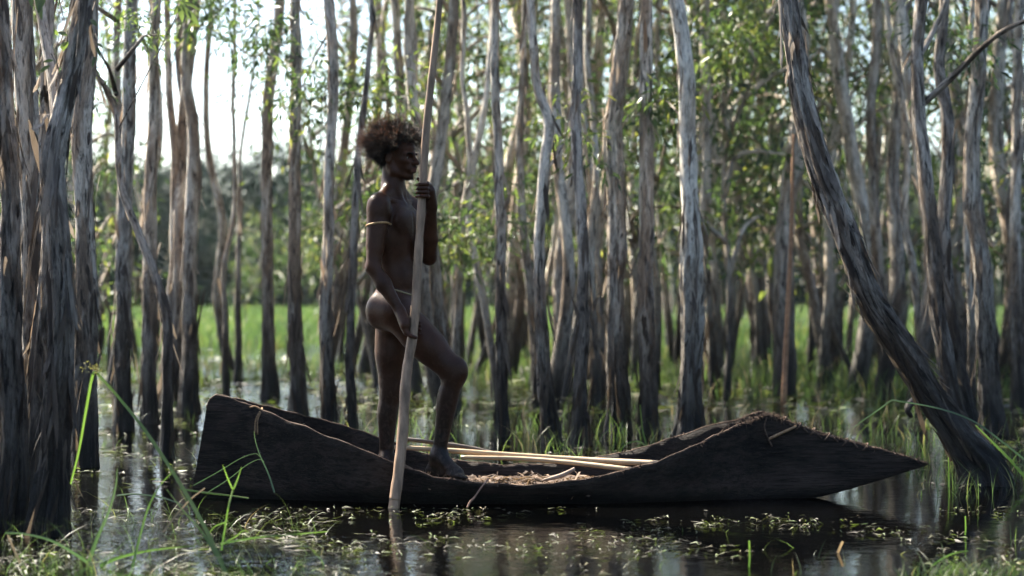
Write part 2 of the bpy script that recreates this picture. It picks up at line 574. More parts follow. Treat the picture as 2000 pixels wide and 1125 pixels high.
def near_tree(label, keys, seed=0, mat=None, top=7.5, shag=0.75, shag_to=1.0, ns=36, ds=0.03, lean=(0, 0), dY=None, crown=True,
              strip_n=120, group='paperbark trees standing in the water', flare=0.18, crown_z=None, crown_scale=1.0, name='paperbark_tree'):
    """keys: base first, (px, py, width px[, depth offset m])"""
    rs = np.random.RandomState(1000 + seed)
    mat = mat or BARK
    Y0 = depth(keys[0][1]) if dY is None else dY
    C = []
    for k in keys:
        Yk = Y0 + (k[3] if len(k) > 3 else 0)
        p = at(k[0], k[1], Yk)
        C.append((p.x, p.y, p.z, 0.5 * k[2] * Yk / F))
    C[0] = (C[0][0], C[0][1], 0.0, C[0][3])
    C.sort(key=lambda c: c[2])
    # go on above the picture
    a, b = np.array(C[-2]), np.array(C[-1])
    d = (b - a) / max(0.2, b[2] - a[2])
    d[:2] = np.clip(d[:2] * 0.5, -0.25, 0.25) + rs.normal(size=2) * 0.03
    z = b[2]
    p = b.copy()
    while z < top:
        stepz = min(0.9, top - z + 0.01)
        p = p.copy()
        p[:2] += d[:2] * stepz + rs.normal(size=2) * 0.03
        z += stepz
        p[2] = z
        p[3] = max(0.012, b[3] * (1 - 0.75 * (z - b[2]) / (top - b[2] + 0.01)))
        C.append(tuple(p))
    base = (C[0][0], C[0][1], 0.0)
    # foot below the water
    C = [(C[0][0], C[0][1], -0.45, C[0][3] * 1.15)] + C
    C = np.array(C)
    Ltot = np.linalg.norm(np.diff(C[:, :3], axis=0), axis=1).sum()
    seg = np.concatenate([[0], np.cumsum(np.linalg.norm(np.diff(C[:, :3], axis=0), axis=1))])
    n = int(Ltot / ds)
    dense = catmull(C, 40 * len(C))
    sd = np.concatenate([[0], np.cumsum(np.linalg.norm(np.diff(dense[:, :3], axis=0), axis=1))])
    # finer rings in view, coarser above
    zvis = CAM_H + HZ / F * (C[:, 1].mean()) + 0.3
    s_vis = np.interp(zvis, dense[:, 2], sd)
    ss = np.concatenate([np.arange(0, min(s_vis, sd[-1]), ds), np.arange(s_vis, sd[-1], ds * 5)])
    ss = np.unique(np.clip(ss, 0, sd[-1]))
    Q = np.stack([np.interp(ss, sd, dense[:, k]) for k in range(4)], -1)
    P, r = Q[:, :3].copy(), Q[:, 3].copy()
    wob = np.stack([P[:, 2] * 1.1 + seed * 3.3, np.full(len(P), seed * 1.9), np.zeros(len(P))], -1)
    P[:, 0] += 0.022 * noise(wob) + 0.008 * noise(wob * 3.1)
    P[:, 1] += 0.03 * noise(wob + 40)
    r = r * 0.86 * (1 + flare * np.exp(-np.clip(P[:, 2], 0, 9) / 0.12))
    rough = shag * np.clip(1 - (P[:, 2] - shag_to) / 0.8, 0.18, 1)
    P -= np.array(base)
    root = thing(name, label, 'tree', base, group)
    V, fs, A = bark_tube(P, r, ns, seed, rough)
    link('trunk', mesh('trunk', V, fs, True, {'bark': A}), mat, root)
    if strip_n:
        J = strips(P, r, strip_n, seed + 5, rough, zvis)
        if J:
            link('peeling_bark', J.mesh('peeling_bark'), STRIP, root, kind='stuff')
    if crown:
        lm, bm_ = NEAR_CROWNS[seed % len(NEAR_CROWNS)]
        cz = crown_z if crown_z is not None else top - 2.8
        k = min(len(P) - 1, int(np.searchsorted(P[:, 2], cz)))
        for nm, me in (('limbs', bm_), ('crown', lm)):
            o = link(nm, me, None, root)
            o.location = P[k]
            o.rotation_euler = (0, 0, rs.rand() * 6.28)
            o.scale = (crown_scale,) * 3
    return root, P, r

def add_branch(root, pts, r0, r1, mat=None, n=24, seed=0, name='branch', ns=8):
    """pts in world space"""
    C = np.array([tuple(p) for p in pts]) - np.array(root.location)
    P = catmull(C, n)
    V, fs, A = bark_tube(P, np.linspace(r0, r1, n), ns, seed, np.full(n, 0.15))
    return link(name, mesh(name, V, fs, True, {'bark': A}), mat or BARK_DARK, root)

T_ = near_tree
# --- clump on the left edge, nearest the camera
t1, _, _ = T_('dark rough trunk cut by the left edge of the picture', [(18, 1035, 84), (28, 900, 66), (20, 650, 54), (20, 420, 46), (12, 220, 42), (5, 60, 46), (-4, -60, 44)], 1, BARK_DARK, shag=1.0, shag_to=3, ns=56, ds=0.02, strip_n=110)
t2, _, _ = T_('pale pinkish trunk rising behind the dark trunk at the left edge', [(52, 990, 80), (66, 800, 66), (64, 600, 58), (66, 430, 52), (60, 250, 50), (50, 120, 48), (42, -60, 46)], 2, BARK, dY=8.35, shag=0.6, shag_to=1.2, ns=52, ds=0.022, strip_n=70)
t3, _, _ = T_('thick shaggy trunk in front of the left clump, forking above a loose bark flap', [(98, 1045, 90), (110, 920, 72), (114, 760, 58), (120, 560, 52), (118, 420, 44), (112, 320, 52), (130, 200, 46), (152, 80, 40), (172, -60, 36)], 3, BARK_DARK, shag=1.0, shag_to=2.2, ns=60, ds=0.02, strip_n=150)
add_branch(t3, [at(118, 300, 7.6), at(108, 180, 7.7), at(92, 90, 7.8), at(70, -40, 7.9)], 0.034, 0.022, BARK_DARK, 30, 5, 'fork', 14)
t4, _, _ = T_('pale straight trunk on the right side of the left clump with black foot', [(165, 912, 62), (162, 760, 52), (166, 560, 46), (162, 400, 42), (160, 230, 44), (172, 100, 38), (180, -60, 36)], 4, BARK, shag=0.75, shag_to=1.2, ns=48, ds=0.025, strip_n=70)
t5, _, _ = T_('short stub trunk wedged between the two dark trunks of the left clump', [(62, 1020, 60), (72, 900, 46), (78, 760, 40), (84, 600, 34), (92, 450, 30), (88, 300, 28), (95, -60, 24)], 5, BARK_DARK, dY=8.15, shag=1.0, shag_to=2, ns=40, ds=0.025, strip_n=60)
# --- left middle distance
T_('grey trunk just right of the left clump, second row', [(240, 842, 46), (242, 700, 38), (244, 520, 36), (242, 380, 34), (250, 200, 30), (254, 60, 28), (256, -60, 26)], 6, BARK, ns=34)
t7, _, _ = T_('thin crooked trunk bending over to the left above the canoe stern', [(327, 895, 34), (330, 760, 27), (326, 620, 24), (300, 540, 20), (268, 450, 18), (240, 370, 16), (233, 290, 15), (228, 215, 14), (205, 165, 12), (180, 110, 10)], 7, BARK_DARK, ns=28, top=3.6, crown_z=2.2, crown_scale=0.5, strip_n=40, shag_to=1.0)
T_('straight brown trunk left of the white sky gap', [(294, 828, 44), (290, 680, 36), (292, 500, 33), (297, 330, 28), (300, 180, 25), (303, 60, 22), (306, -60, 21)], 8, BARK, ns=34)
T_('thin kinked trunk with a knobbly bend, left edge of the sky gap', [(322, 800, 30), (330, 650, 24), (340, 480, 20), (342, 320, 20), (338, 250, 18), (328, 140, 16), (326, 40, 15), (325, -60, 14)], 9, BARK, ns=28, strip_n=40)
T_('grey bulging trunk standing against the white sky gap', [(368, 805, 48), (370, 690, 38), (372, 540, 32), (374, 380, 29), (376, 250, 27), (364, 150, 23), (366, 50, 20), (368, -60, 18)], 10, BARK, ns=36)
T_('very thin pale stem in the middle of the sky gap', [(443, 772, 19), (440, 640, 14), (438, 530, 12), (455, 430, 11), (458, 320, 9), (454, 200, 9), (460, 90, 9), (458, -60, 8)], 11, BARK, ns=20, strip_n=20, crown_scale=0.6)
T_('twin thin stem close to the very thin pale stem in the sky gap', [(464, 742, 18), (466, 600, 14), (467, 440, 11), (472, 300, 8), (488, 180, 7), (500, 80, 6), (508, -60, 6)], 12, BARK_DARK, ns=18, strip_n=16, crown_scale=0.5)
T_('grey trunk on the right side of the sky gap, swollen at the foot', [(526, 775, 40), (524, 650, 32), (520, 500, 28), (520, 340, 25), (524, 200, 26), (535, 110, 25), (545, 30, 24), (548, -60, 23)], 13, BARK, ns=32)
T_('straight brown trunk between the sky gap and the canoe stern lashing', [(581, 818, 42), (578, 680, 34), (577, 500, 30), (576, 330, 27), (577, 160, 25), (577, 30, 24), (578, -60, 23)], 14, BARK, ns=34)
T_('silvery slim trunk one trunk left of the standing person', [(645, 835, 36), (642, 690, 29), (640, 520, 26), (642, 360, 23), (650, 230, 24), (648, 120, 24), (640, 20, 24), (638, -60, 23)], 15, BARK, ns=34)
T_('thin dark trunk with orange torn bark just behind the person\'s back', [(688, 838, 24), (686, 700, 20), (690, 560, 20), (694, 420, 18), (700, 300, 16), (712, 180, 13), (722, 60, 12), (726, -60, 11)], 16, BARK_DARK, ns=26)
# --- behind the person and the pole
T_('pale trunk rising directly above the person\'s hair', [(868, 812, 38), (862, 700, 32), (852, 560, 28), (838, 420, 26), (822, 300, 25), (806, 200, 25), (799, 110, 23), (802, 20, 22), (803, -60, 21)], 17, BARK_PALE, ns=34, shag_to=1.2)
T_('slender sunlit wavy trunk just right of the upright pole', [(893, 806, 24), (890, 690, 18), (895, 560, 16), (905, 430, 15), (917, 330, 13), (912, 240, 13), (904, 150, 12), (906, 60, 12), (905, -60, 11)], 18, BARK_PALE, ns=26, strip_n=40)
T_('straight mid-brown trunk above the middle of the canoe', [(983, 852, 36), (977, 720, 28), (976, 560, 24), (977, 400, 22), (972, 240, 21), (968, 120, 20), (966, 20, 18), (964, -60, 17)], 19, BARK, ns=34)
T_('pale trunk leaning behind the kneed trunk, third row', [(1052, 800, 28), (1044, 650, 24), (1028, 510, 22), (1016, 380, 21), (1015, 260, 18), (1022, 120, 15), (1026, -60, 14)], 20, BARK, ns=28)
T_('trunk with a sharp knee bend high up, right of the straight mid-brown one', [(1078, 866, 42), (1064, 740, 33), (1055, 600, 29), (1056, 460, 25), (1064, 330, 25), (1074, 240, 24), (1050, 175, 22), (1040, 90, 20), (1036, -60, 19)], 21, BARK, ns=36)
T_('dark spiralling trunk with its foot behind the spear ends', [(1133, 870, 40), (1132, 740, 32), (1138, 600, 28), (1138, 480, 26), (1128, 350, 25), (1124, 220, 24), (1126, 90, 22), (1126, -60, 21)], 22, BARK_DARK, ns=36)
T_('cream sunlit stem looping beside the dark spiralling trunk', [(1164, 800, 24), (1160, 640, 19), (1152, 480, 17), (1164, 350, 15), (1160, 220, 15), (1148, 110, 14), (1150, -60, 13)], 23, BARK_PALE, ns=26)
T_('cream thin stem touching the looping cream stem', [(1176, 778, 18), (1172, 600, 15), (1166, 440, 13), (1150, 330, 12), (1142, 200, 12), (1136, 80, 12), (1132, -60, 11)], 24, BARK_PALE, ns=22, strip_n=30)
T_('thick flaky trunk with torn bark hanging open at head height', [(1209, 845, 58), (1206, 700, 48), (1202, 560, 42), (1206, 430, 40), (1196, 300, 42), (1198, 220, 38), (1215, 120, 34), (1224, 30, 34), (1227, -60, 33)], 25, BARK, ns=44, strip_n=110, shag=1.0, shag_to=3)
T_('tall even trunk between the thick flaky one and the smooth white one', [(1272, 848, 48), (1266, 700, 38), (1262, 540, 35), (1262, 380, 34), (1260, 240, 32), (1262, 110, 30), (1264, 10, 28), (1265, -60, 27)], 26, BARK, ns=40)
T_('smooth whitish trunk turning rough and dark below chest height', [(1347, 862, 74), (1349, 740, 58), (1351, 600, 57), (1350, 500, 58), (1347, 420, 42), (1346, 300, 40), (1344, 180, 39), (1334, 90, 37), (1322, 10, 35), (1312, -60, 34)], 27, BARK_PALE, ns=52, ds=0.022, shag=1.0, shag_to=0.9, strip_n=90)
T_('thin sunlit stem hugging the smooth whitish trunk', [(1392, 760, 24), (1384, 600, 18), (1370, 450, 15), (1366, 320, 14), (1372, 180, 13), (1376, 60, 13), (1380, -60, 12)], 28, BARK_PALE, ns=24)
T_('thin kinked stem in the bright green leaves right of the smooth whitish trunk', [(1404, 742, 26), (1402, 600, 20), (1388, 450, 16), (1386, 370, 13), (1402, 280, 11), (1408, 160, 10), (1412, -60, 9)], 29, BARK_PALE, ns=22)
T_('dark trunk bending left at its waist, between the white trunk and the thin stick', [(1484, 728, 40), (1478, 620, 32), (1472, 530, 28), (1452, 450, 26), (1440, 370, 24), (1446, 250, 23), (1452, 120, 21), (1454, -60, 20)], 30, BARK_DARK, ns=32)
# --- right
tl, PL, RL = T_('big dark trunk leaning over to the left, its foot beside the canoe prow', [(1925, 945, 108), (1865, 850, 74), (1800, 745, 66), (1738, 640, 60), (1690, 545, 58), (1646, 440, 56), (1606, 345, 54), (1576, 250, 52), (1556, 140, 46), (1545, 40, 44), (1538, -60, 42)], 31, BARK_DARK, ns=64, ds=0.02, shag=0.95, shag_to=4, strip_n=170)
T_('grey trunk behind the leaning one, crossed by its middle', [(1627, 740, 34), (1626, 620, 28), (1622, 470, 26), (1618, 320, 22), (1624, 160, 20), (1626, -60, 18)], 32, BARK, ns=28)
T_('trunk with a sunlit left edge right of the leaning trunk\'s top', [(1732, 770, 34), (1722, 640, 28), (1714, 500, 25), (1706, 360, 23), (1702, 220, 21), (1712, 80, 20), (1716, -60, 19)], 33, BARK, ns=30)
T_('wavy twin stem leaning toward the dark forked trunk on the right', [(1800, 782, 26), (1796, 640, 20), (1782, 520, 18), (1764, 420, 16), (1774, 320, 15), (1762, 200, 15), (1738, 90, 14), (1730, -60, 13)], 34, BARK_PALE, ns=26)
td, _, _ = T_('dark forked trunk carrying a long bare branch to the upper right', [(1876, 872, 52), (1856, 760, 42), (1832, 620, 36), (1826, 500, 34), (1812, 380, 34), (1796, 250, 32), (1792, 150, 30), (1798, 50, 28), (1802, -60, 27)], 35, BARK_DARK, ns=40, strip_n=80)
add_branch(td, [at(1800, 205, 12.0), at(1850, 160, 11.8), at(1905, 105, 11.6), at(1960, 60, 11.4), at(2030, 30, 11.2)], 0.026, 0.014, BARK_DARK, 26, 9)
add_branch(td, [at(1796, 110, 12.0), at(1822, 62, 12.1), at(1845, 10, 12.1), at(1860, -60, 12.1)], 0.022, 0.016, BARK_DARK, 20, 10)
T_('grey twisting trunk between the forked trunk and the flaky far-right one', [(1902, 862, 40), (1876, 740, 34), (1856, 610, 32), (1842, 470, 31), (1850, 330, 29), (1846, 230, 27), (1832, 130, 25), (1842, 40, 23), (1850, -60, 22)], 36, BARK_DARK, ns=36, strip_n=70)
T_('broad flaky trunk near the right edge with a pale torn side', [(1938, 848, 60), (1930, 740, 48), (1922, 620, 42), (1914, 500, 40), (1898, 400, 38), (1896, 300, 36), (1906, 180, 34), (1914, 60, 32), (1918, -60, 31)], 37, BARK, ns=42, strip_n=100, shag=1.0)
T_('trunk cut by the right edge of the picture', [(1992, 800, 36), (1984, 660, 30), (1982, 500, 26), (1986, 340, 24), (1988, 180, 23), (1990, -60, 22)], 38, BARK, ns=30)

# --- many slender trees behind, each a copy of one of several forms
def far_form(seed, height, zlo, spread, limbs, per_limb, per, r0, bend):
    rs = np.random.RandomState(seed)
    C = [(0, 0, -0.5, r0 * 1.2), (0, 0, 0, r0 * 1.15)]
    x = y = 0
    for k in range(1, 9):
        x += rs.normal() * bend
        y += rs.normal() * bend
        C.append((x, y, height * k / 8, r0 * (1 - 0.8 * k / 8)))
    D = catmull(np.array(C), 110)
    P, r = D[:, :3], D[:, 3]
    V, fs, A = bark_tube(P, r, 14, seed, np.full(len(P), 0.6))
    tm = mesh('trunk', V, fs, True, {'bark': A})
    ax = lambda z: (np.interp(z, P[:, 2], P[:, 0]), np.interp(z, P[:, 2], P[:, 1]))
    lm, bm_ = crown_variant(seed + 50, zlo, height, spread, limbs, per_limb, per, (0.09, 0.15), (0.025, 0.042), ax, 0.34)
    return tm, bm_, lm

FORMS = [far_form(300 + k, *a) for k, a in enumerate([
    (8.5, 3.0, 1.5, 10, 9, 17, 0.075, 0.12), (9.5, 3.6, 1.7, 11, 9, 17, 0.085, 0.10), (7.5, 2.4, 1.3, 10, 8, 17, 0.062, 0.16),
    (10.5, 4.2, 1.8, 12, 9, 17, 0.09, 0.12), (8.0, 2.0, 1.4, 11, 9, 17, 0.06, 0.15), (11.5, 4.6, 2.0, 13, 9, 17, 0.10, 0.13)])]
SAPL = [far_form(340 + k, *a) for k, a in enumerate([
    (4.2, 0.9, 0.9, 10, 7, 17, 0.035, 0.10), (5.2, 1.2, 1.0, 11, 7, 17, 0.04, 0.12), (3.4, 0.7, 0.8, 9, 7, 17, 0.03, 0.08)])]

SLIM = [far_form(380 + k, *a) for k, a in enumerate([
    (8.5, 5.8, 1.1, 6, 5, 16, 0.055, 0.08), (9.5, 6.4, 1.2, 6, 5, 16, 0.065, 0.08), (7.5, 5.2, 1.0, 5, 5, 16, 0.045, 0.11), (9.0, 6.0, 1.2, 6, 5, 16, 0.085, 0.10), (8.0, 5.6, 1.0, 6, 5, 16, 0.055, 0.13)])]
for f_, m_ in zip(FORMS + SLIM, [BARK, BARK_PALE, BARK, BARK, BARK_PALE, BARK, BARK_PALE, BARK, BARK_PALE, BARK, BARK_DARK]):
    f_[0].materials.append(m_)

def copy_tree(form, loc, rz, s, label, group, mat, name='paperbark_tree'):
    root = thing(name, label, 'tree', loc, group)
    root.rotation_euler = (0, 0, rz)
    root.scale = (s, s, s)
    tm, bm_, lm = form
    if len(tm.materials) == 0:
        tm.materials.append(mat)
    for nm, me in (('trunk', tm), ('limbs', bm_), ('crown', lm)):
        link(nm, me, None, root)
    return root

ZONES = [(-400, 195, 'slim far tree glimpsed through the left clump', 'far trees behind the left clump'),
         (195, 385, 'slim far tree between the left clump and the sky gap', 'far trees left of the sky gap'),
         (610, 850, 'slim far tree behind the standing person', 'far trees behind the person'),
         (850, 1100, 'slim far tree behind the middle of the canoe', 'far trees behind the canoe middle'),
         (1100, 1420, 'slim far tree behind the row of thick middle trunks', 'far trees behind the middle trunks'),
         (1420, 1700, 'slim far tree around the thin upright stick', 'far trees around the stick'),
         (1700, 2400, 'slim far tree beyond the forked right-hand trunks', 'far trees beyond the right trunks')]
rs = np.random.RandomState(77)
placed = []
def try_place(px, Y, mind):
    x = (px - 1000) * Y / F
    if any((x - a) ** 2 + (Y - b) ** 2 < mind * mind for a, b in placed):
        return None
    placed.append((x, Y))
    return x
def zone(px):
    for a, b, l, g_ in ZONES:
        if a <= px < b:
            return l, g_
    return None
bands = [(17, 24, 20, -60, 2060, 0.9), (24, 34, 32, -120, 2120, 1.2), (34, 52, 18, 640, 2300, 1.8), (52, 74, 8, 620, 2350, 2.4)]
nfar = 0
for y0, y1, cnt, a, b, mind in bands:
    c = tries = 0
    while c < cnt and tries < 900:
        tries += 1
        px, Y = rs.uniform(a, b), rs.uniform(y0, y1)
        # the open gap with white sky, and the sunlit meadow left of it
        mg = 0.95 * 1.7 * F / Y
        if 375 - mg < px < 600 + mg and Y > 16: continue
        if 150 < px < 380 and Y > 30: continue
        zl = zone(px)
        if zl is None: continue
        x = try_place(px, Y, mind)
        if x is None: continue
        lab, grp = zl
        if Y > 34: lab, grp = lab.replace('slim far tree', 'hazy farthest tree'), 'farthest ' + grp
        f = FORMS[rs.randint(len(FORMS))]
        copy_tree(f, (x, Y, 0), rs.rand() * 6.28, rs.uniform(0.85, 1.15) * (1.0 if Y < 34 else 1.15), lab, grp, BARK if rs.rand() < 0.6 else BARK_PALE)
        c += 1
for px, Y, k, s, lab in [
        (735, 20, 0, 1.0, 'leafy sapling just behind the person\'s shoulders'), (880, 18.5, 1, 0.9, 'leafy sapling right of the upright pole, beside the slender wavy trunk'),
        (930, 22, 0, 1.1, 'leafy sapling left of the straight mid-brown trunk'), (1010, 26, 2, 1.2, 'low sapling between the straight mid-brown trunk and the kneed trunk'),
        (1285, 19, 0, 1.05, 'leafy sapling left of the smooth whitish trunk'), (1320, 24, 1, 1.0, 'farther sapling half hidden by the smooth whitish trunk'),
        (1420, 17.5, 1, 1.0, 'bright leafy sapling right of the smooth whitish trunk'), (1500, 24, 0, 1.2, 'leafy sapling left of the thin upright stick'),
        (1580, 21, 2, 1.3, 'bushy sapling right of the thin upright stick'), (1670, 20, 0, 1.0, 'leafy sapling behind the waist of the leaning trunk'),
        (1760, 24, 1, 1.1, 'leafy sapling seen above the lower half of the leaning trunk'), (1880, 22, 2, 1.3, 'bushy sapling behind the forked trunk on the right'),
        (1960, 19, 0, 1.0, 'leafy sapling between the broad flaky trunk and the right edge'), (215, 21, 2, 1.0, 'leafy sapling in the slit right of the left clump'),
        (560, 40, 0, 0.9, 'small sapling in the meadow near the brown trunk right of the sky gap'), (665, 25, 1, 1.0, 'leafy sapling between the silvery slim trunk and the person\'s back'),
        (480, 44, 2, 0.9, 'small sapling in the meadow under the middle of the sky gap'), (1150, 22, 2, 1.2, 'bushy sapling behind the dark spiralling trunk'),
        (1220, 27, 0, 1.1, 'far sapling behind the thick flaky trunk')]:
    copy_tree(SAPL[k], ((px - 1000) * Y / F, Y, 0), px * 0.7, s, lab, 'leafy saplings', BARK, 'sapling')

# --- thin bare-stemmed trees filling the middle distance, their crowns above the picture
SZONES = [(190, 380, 'thin bare stem between the left clump and the sky gap', 'thin stems left of the sky gap'),
          (380, 640, 'thin bare stem crossing the sky gap and meadow', 'thin stems in the sky gap'),
          (640, 860, 'thin bare stem behind the standing person and pole', 'thin stems behind the person'),
          (860, 1110, 'thin bare stem rising behind the middle of the canoe', 'thin stems behind the canoe middle'),
          (1110, 1400, 'thin bare stem in the gaps of the thick middle row', 'thin stems in the middle row'),
          (1400, 1640, 'thin bare stem between the whitish trunk and the leaning trunk', 'thin stems beside the stick'),
          (1640, 2060, 'thin bare stem to the right of the leaning trunk', 'thin stems right of the leaning trunk')]
rs = np.random.RandomState(55)
for (a, b, lab, grp), cnt in zip(SZONES, [9, 2, 8, 10, 11, 9, 15]):
    c = tries = 0
    while c < cnt and tries < 400:
        tries += 1
        px = a + (b - a) * (c + rs.rand()) / cnt
        Y = rs.uniform(14.5, 29)
        if 1440 < px < 1650 and Y < 19: continue      # keeps the thin stick in view
        x = try_place(px, Y, 0.5)
        if x is None: continue
        o = copy_tree(SLIM[rs.randint(len(SLIM))], (x, Y, 0), rs.rand() * 6.28, rs.uniform(0.85, 1.15), lab, grp, BARK)
        o.rotation_euler = (rs.normal() * 0.03, rs.normal() * 0.045, rs.rand() * 6.28)
        c += 1

# each of the look-alikes is told apart by its place in its row
ORD = 'first second third fourth fifth sixth seventh eighth ninth tenth eleventh twelfth thirteenth fourteenth fifteenth sixteenth seventeenth eighteenth nineteenth twentieth'.split()
rows_ = {}
for o in COL.objects:
    if o.get('category') == 'tree' and str(o.get('label', '')).startswith(('slim far', 'hazy farthest', 'thin bare stem')):
        rows_.setdefault(o['label'], []).append(o)
for lab, os_ in rows_.items():
    if len(os_) < 2: continue
    os_.sort(key=lambda q: q.location.x / q.location.y)
    head = next(h for h in ('slim far tree', 'hazy farthest tree', 'thin bare stem') if lab.startswith(h))
    for k_, o in enumerate(os_):
        o['label'] = '%s from left of %ss%s' % (ORD[min(k_, 19)], head, lab[len(head):])

# --- leafy boughs that show in the picture
def bough(root, pts, r0, sprays_n, per, rad, seed, bias=0.0, L=(0.07, 0.12), Wd=(0.016, 0.028)):  # positive bias paints sunlit leaf clusters a brighter tone
    rs_ = np.random.RandomState(seed)
    br = add_branch(root, [at(*p) for p in pts], r0, r0 * 0.3, BARK_DARK, 22, seed, 'bough', 6)
    C = catmull(np.array([tuple(at(*p)) for p in pts]), 30) - np.array(root.location)
    cen = C[rs_.randint(8, 30, sprays_n)] + rs_.normal(size=(sprays_n, 3)) * rad * 0.6
    V_, Fc, tone = sprays(cen, np.full(sprays_n, rad), per, rs_, L, Wd, bias)
    link('foliage', mesh('foliage', V_, Fc, False, {'tone': tone}), LEAF, br)
BT = {}
for o in COL.objects:
    if o.get('category') == 'tree': BT[o['label']] = o
def tr(key):
    return next(v for k_, v in BT.items() if key in k_)
bough(tr('swollen at the foot'), [(545, 60, 18), (500, 110, 17.6), (450, 80, 17.2), (400, 50, 17)], 0.018, 16, 22, 0.26, 1)
bough(tr('grey bulging trunk'), [(366, 90, 15.3), (400, 40, 15.2), (440, 10, 15.0), (480, -20, 15)], 0.014, 12, 20, 0.22, 2)
bough(tr('straight brown trunk left'), [(300, 120, 14.1), (270, 60, 13.8), (240, 30, 13.6)], 0.012, 10, 18, 0.2, 3)
bough(tr('straight brown trunk between'), [(577, 40, 14.7), (545, 70, 14.5), (505, 50, 14.3), (470, 70, 14.2)], 0.014, 16, 22, 0.24, 21, -0.1)
bough(tr('thin kinked trunk with a knobbly'), [(328, 60, 15.6), (360, 20, 15.4), (400, 15, 15.2), (430, 30, 15)], 0.012, 14, 22, 0.22, 22, -0.1)
bough(tr('silvery slim trunk'), [(645, 60, 13.8), (615, 110, 13.8), (590, 170, 13.7), (560, 200, 13.6)], 0.012, 12, 20, 0.2, 23, 0.0)
bough(tr('thin kinked stem in the bright'), [(1405, 210, 16), (1425, 130, 15.8), (1440, 70, 15.6), (1455, 20, 15.5)], 0.014, 22, 26, 0.22, 4, 0.2)
bough(tr('smooth whitish trunk turning'), [(1346, 260, 12.4), (1320, 215, 12.6), (1295, 195, 12.8), (1270, 205, 13)], 0.012, 12, 22, 0.17, 5, 0.2)
bough(tr('slender sunlit wavy trunk'), [(905, 500, 15.2), (885, 470, 15.1), (868, 455, 15), (852, 470, 15)], 0.010, 16, 22, 0.20, 6, 0.2)
bough(tr('slender sunlit wavy trunk'), [(905, 330, 15.2), (935, 380, 15.1), (950, 440, 15), (950, 500, 15)], 0.010, 16, 22, 0.22, 7, 0.2)
bough(tr('silvery slim trunk'), [(650, 200, 13.8), (680, 180, 13.9), (720, 190, 14), (760, 200, 14)], 0.012, 16, 22, 0.24, 8, 0.2)
bough(tr('silvery slim trunk'), [(645, 450, 13.8), (670, 400, 13.9), (690, 380, 14), (706, 350, 14)], 0.010, 8, 18, 0.18, 9, 0.2)
bough(tr('dark trunk bending left'), [(1452, 420, 23), (1480, 380, 22.6), (1500, 300, 22.3), (1510, 240, 22)], 0.02, 16, 24, 0.34, 10, 0.2)
bough(tr('broad flaky trunk'), [(1905, 160, 13.3), (1870, 110, 13.2), (1840, 80, 13), (1815, 30, 13)], 0.014, 14, 22, 0.24, 11, 0.0)
bough(tr('sharp knee bend'), [(1070, 330, 12.4), (1096, 290, 12.6), (1110, 240, 12.8), (1120, 200, 13)], 0.010, 10, 20, 0.2, 12, 0.2)

# --- the far wood: one mass of crowns behind the meadow
def far_wood():
    rs = np.random.RandomState(9)
    J = Join()
    cents, rad = [], []
    for _ in range(5200):
        x = rs.uniform(-58, 58)
        Y = rs.uniform(94, 120)
        hmax = 8.8 + 1.4 * noise(np.array([x * 0.12, 3.1, 0.0])) + 1.2 * noise(np.array([x * 0.5, 8.1, 0.0])) 
        z = rs.uniform(0.0, 1) * hmax
        cents.append((x, Y, z))
        rad.append(rs.uniform(0.8, 1.6))
    V, Fc, tone = sprays(np.array(cents), np.array(rad), 46, rs, (0.3, 0.6), (0.14, 0.30))
    J.add(V, Fc, tone=tone)
    J2 = J
    # unseen wood round behind the viewer, added to block low sky fill light
    J = Join()
    cents, rad = [], []
    for _ in range(2600):
        a_ = rs.uniform(R(30), R(330))
        d_ = rs.uniform(24, 44)
        x, Y = math.sin(a_) * d_, math.cos(a_) * d_
        if Y > 10 and abs(x) < 0.42 * Y + 6: continue
        if a_ > R(275) and d_ < 60: continue      # open on the sunny side
        cents.append((x, Y + 4, rs.uniform(0.3, 11.5)))
        rad.append(rs.uniform(0.9, 1.7))
    V2, F2, tone2 = sprays(np.array(cents), np.array(rad), 26, rs, (0.35, 0.7), (0.14, 0.3))
    J.add(V2, F2, tone=tone2)
    link('fill_blocking_wood', J.mesh('fill_blocking_wood', False), WOODLEAF, kind='stuff', label='unseen wood added behind the viewer to block low sky light', category='wood')
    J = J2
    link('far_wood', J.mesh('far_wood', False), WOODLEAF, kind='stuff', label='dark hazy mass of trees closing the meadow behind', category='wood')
far_wood()

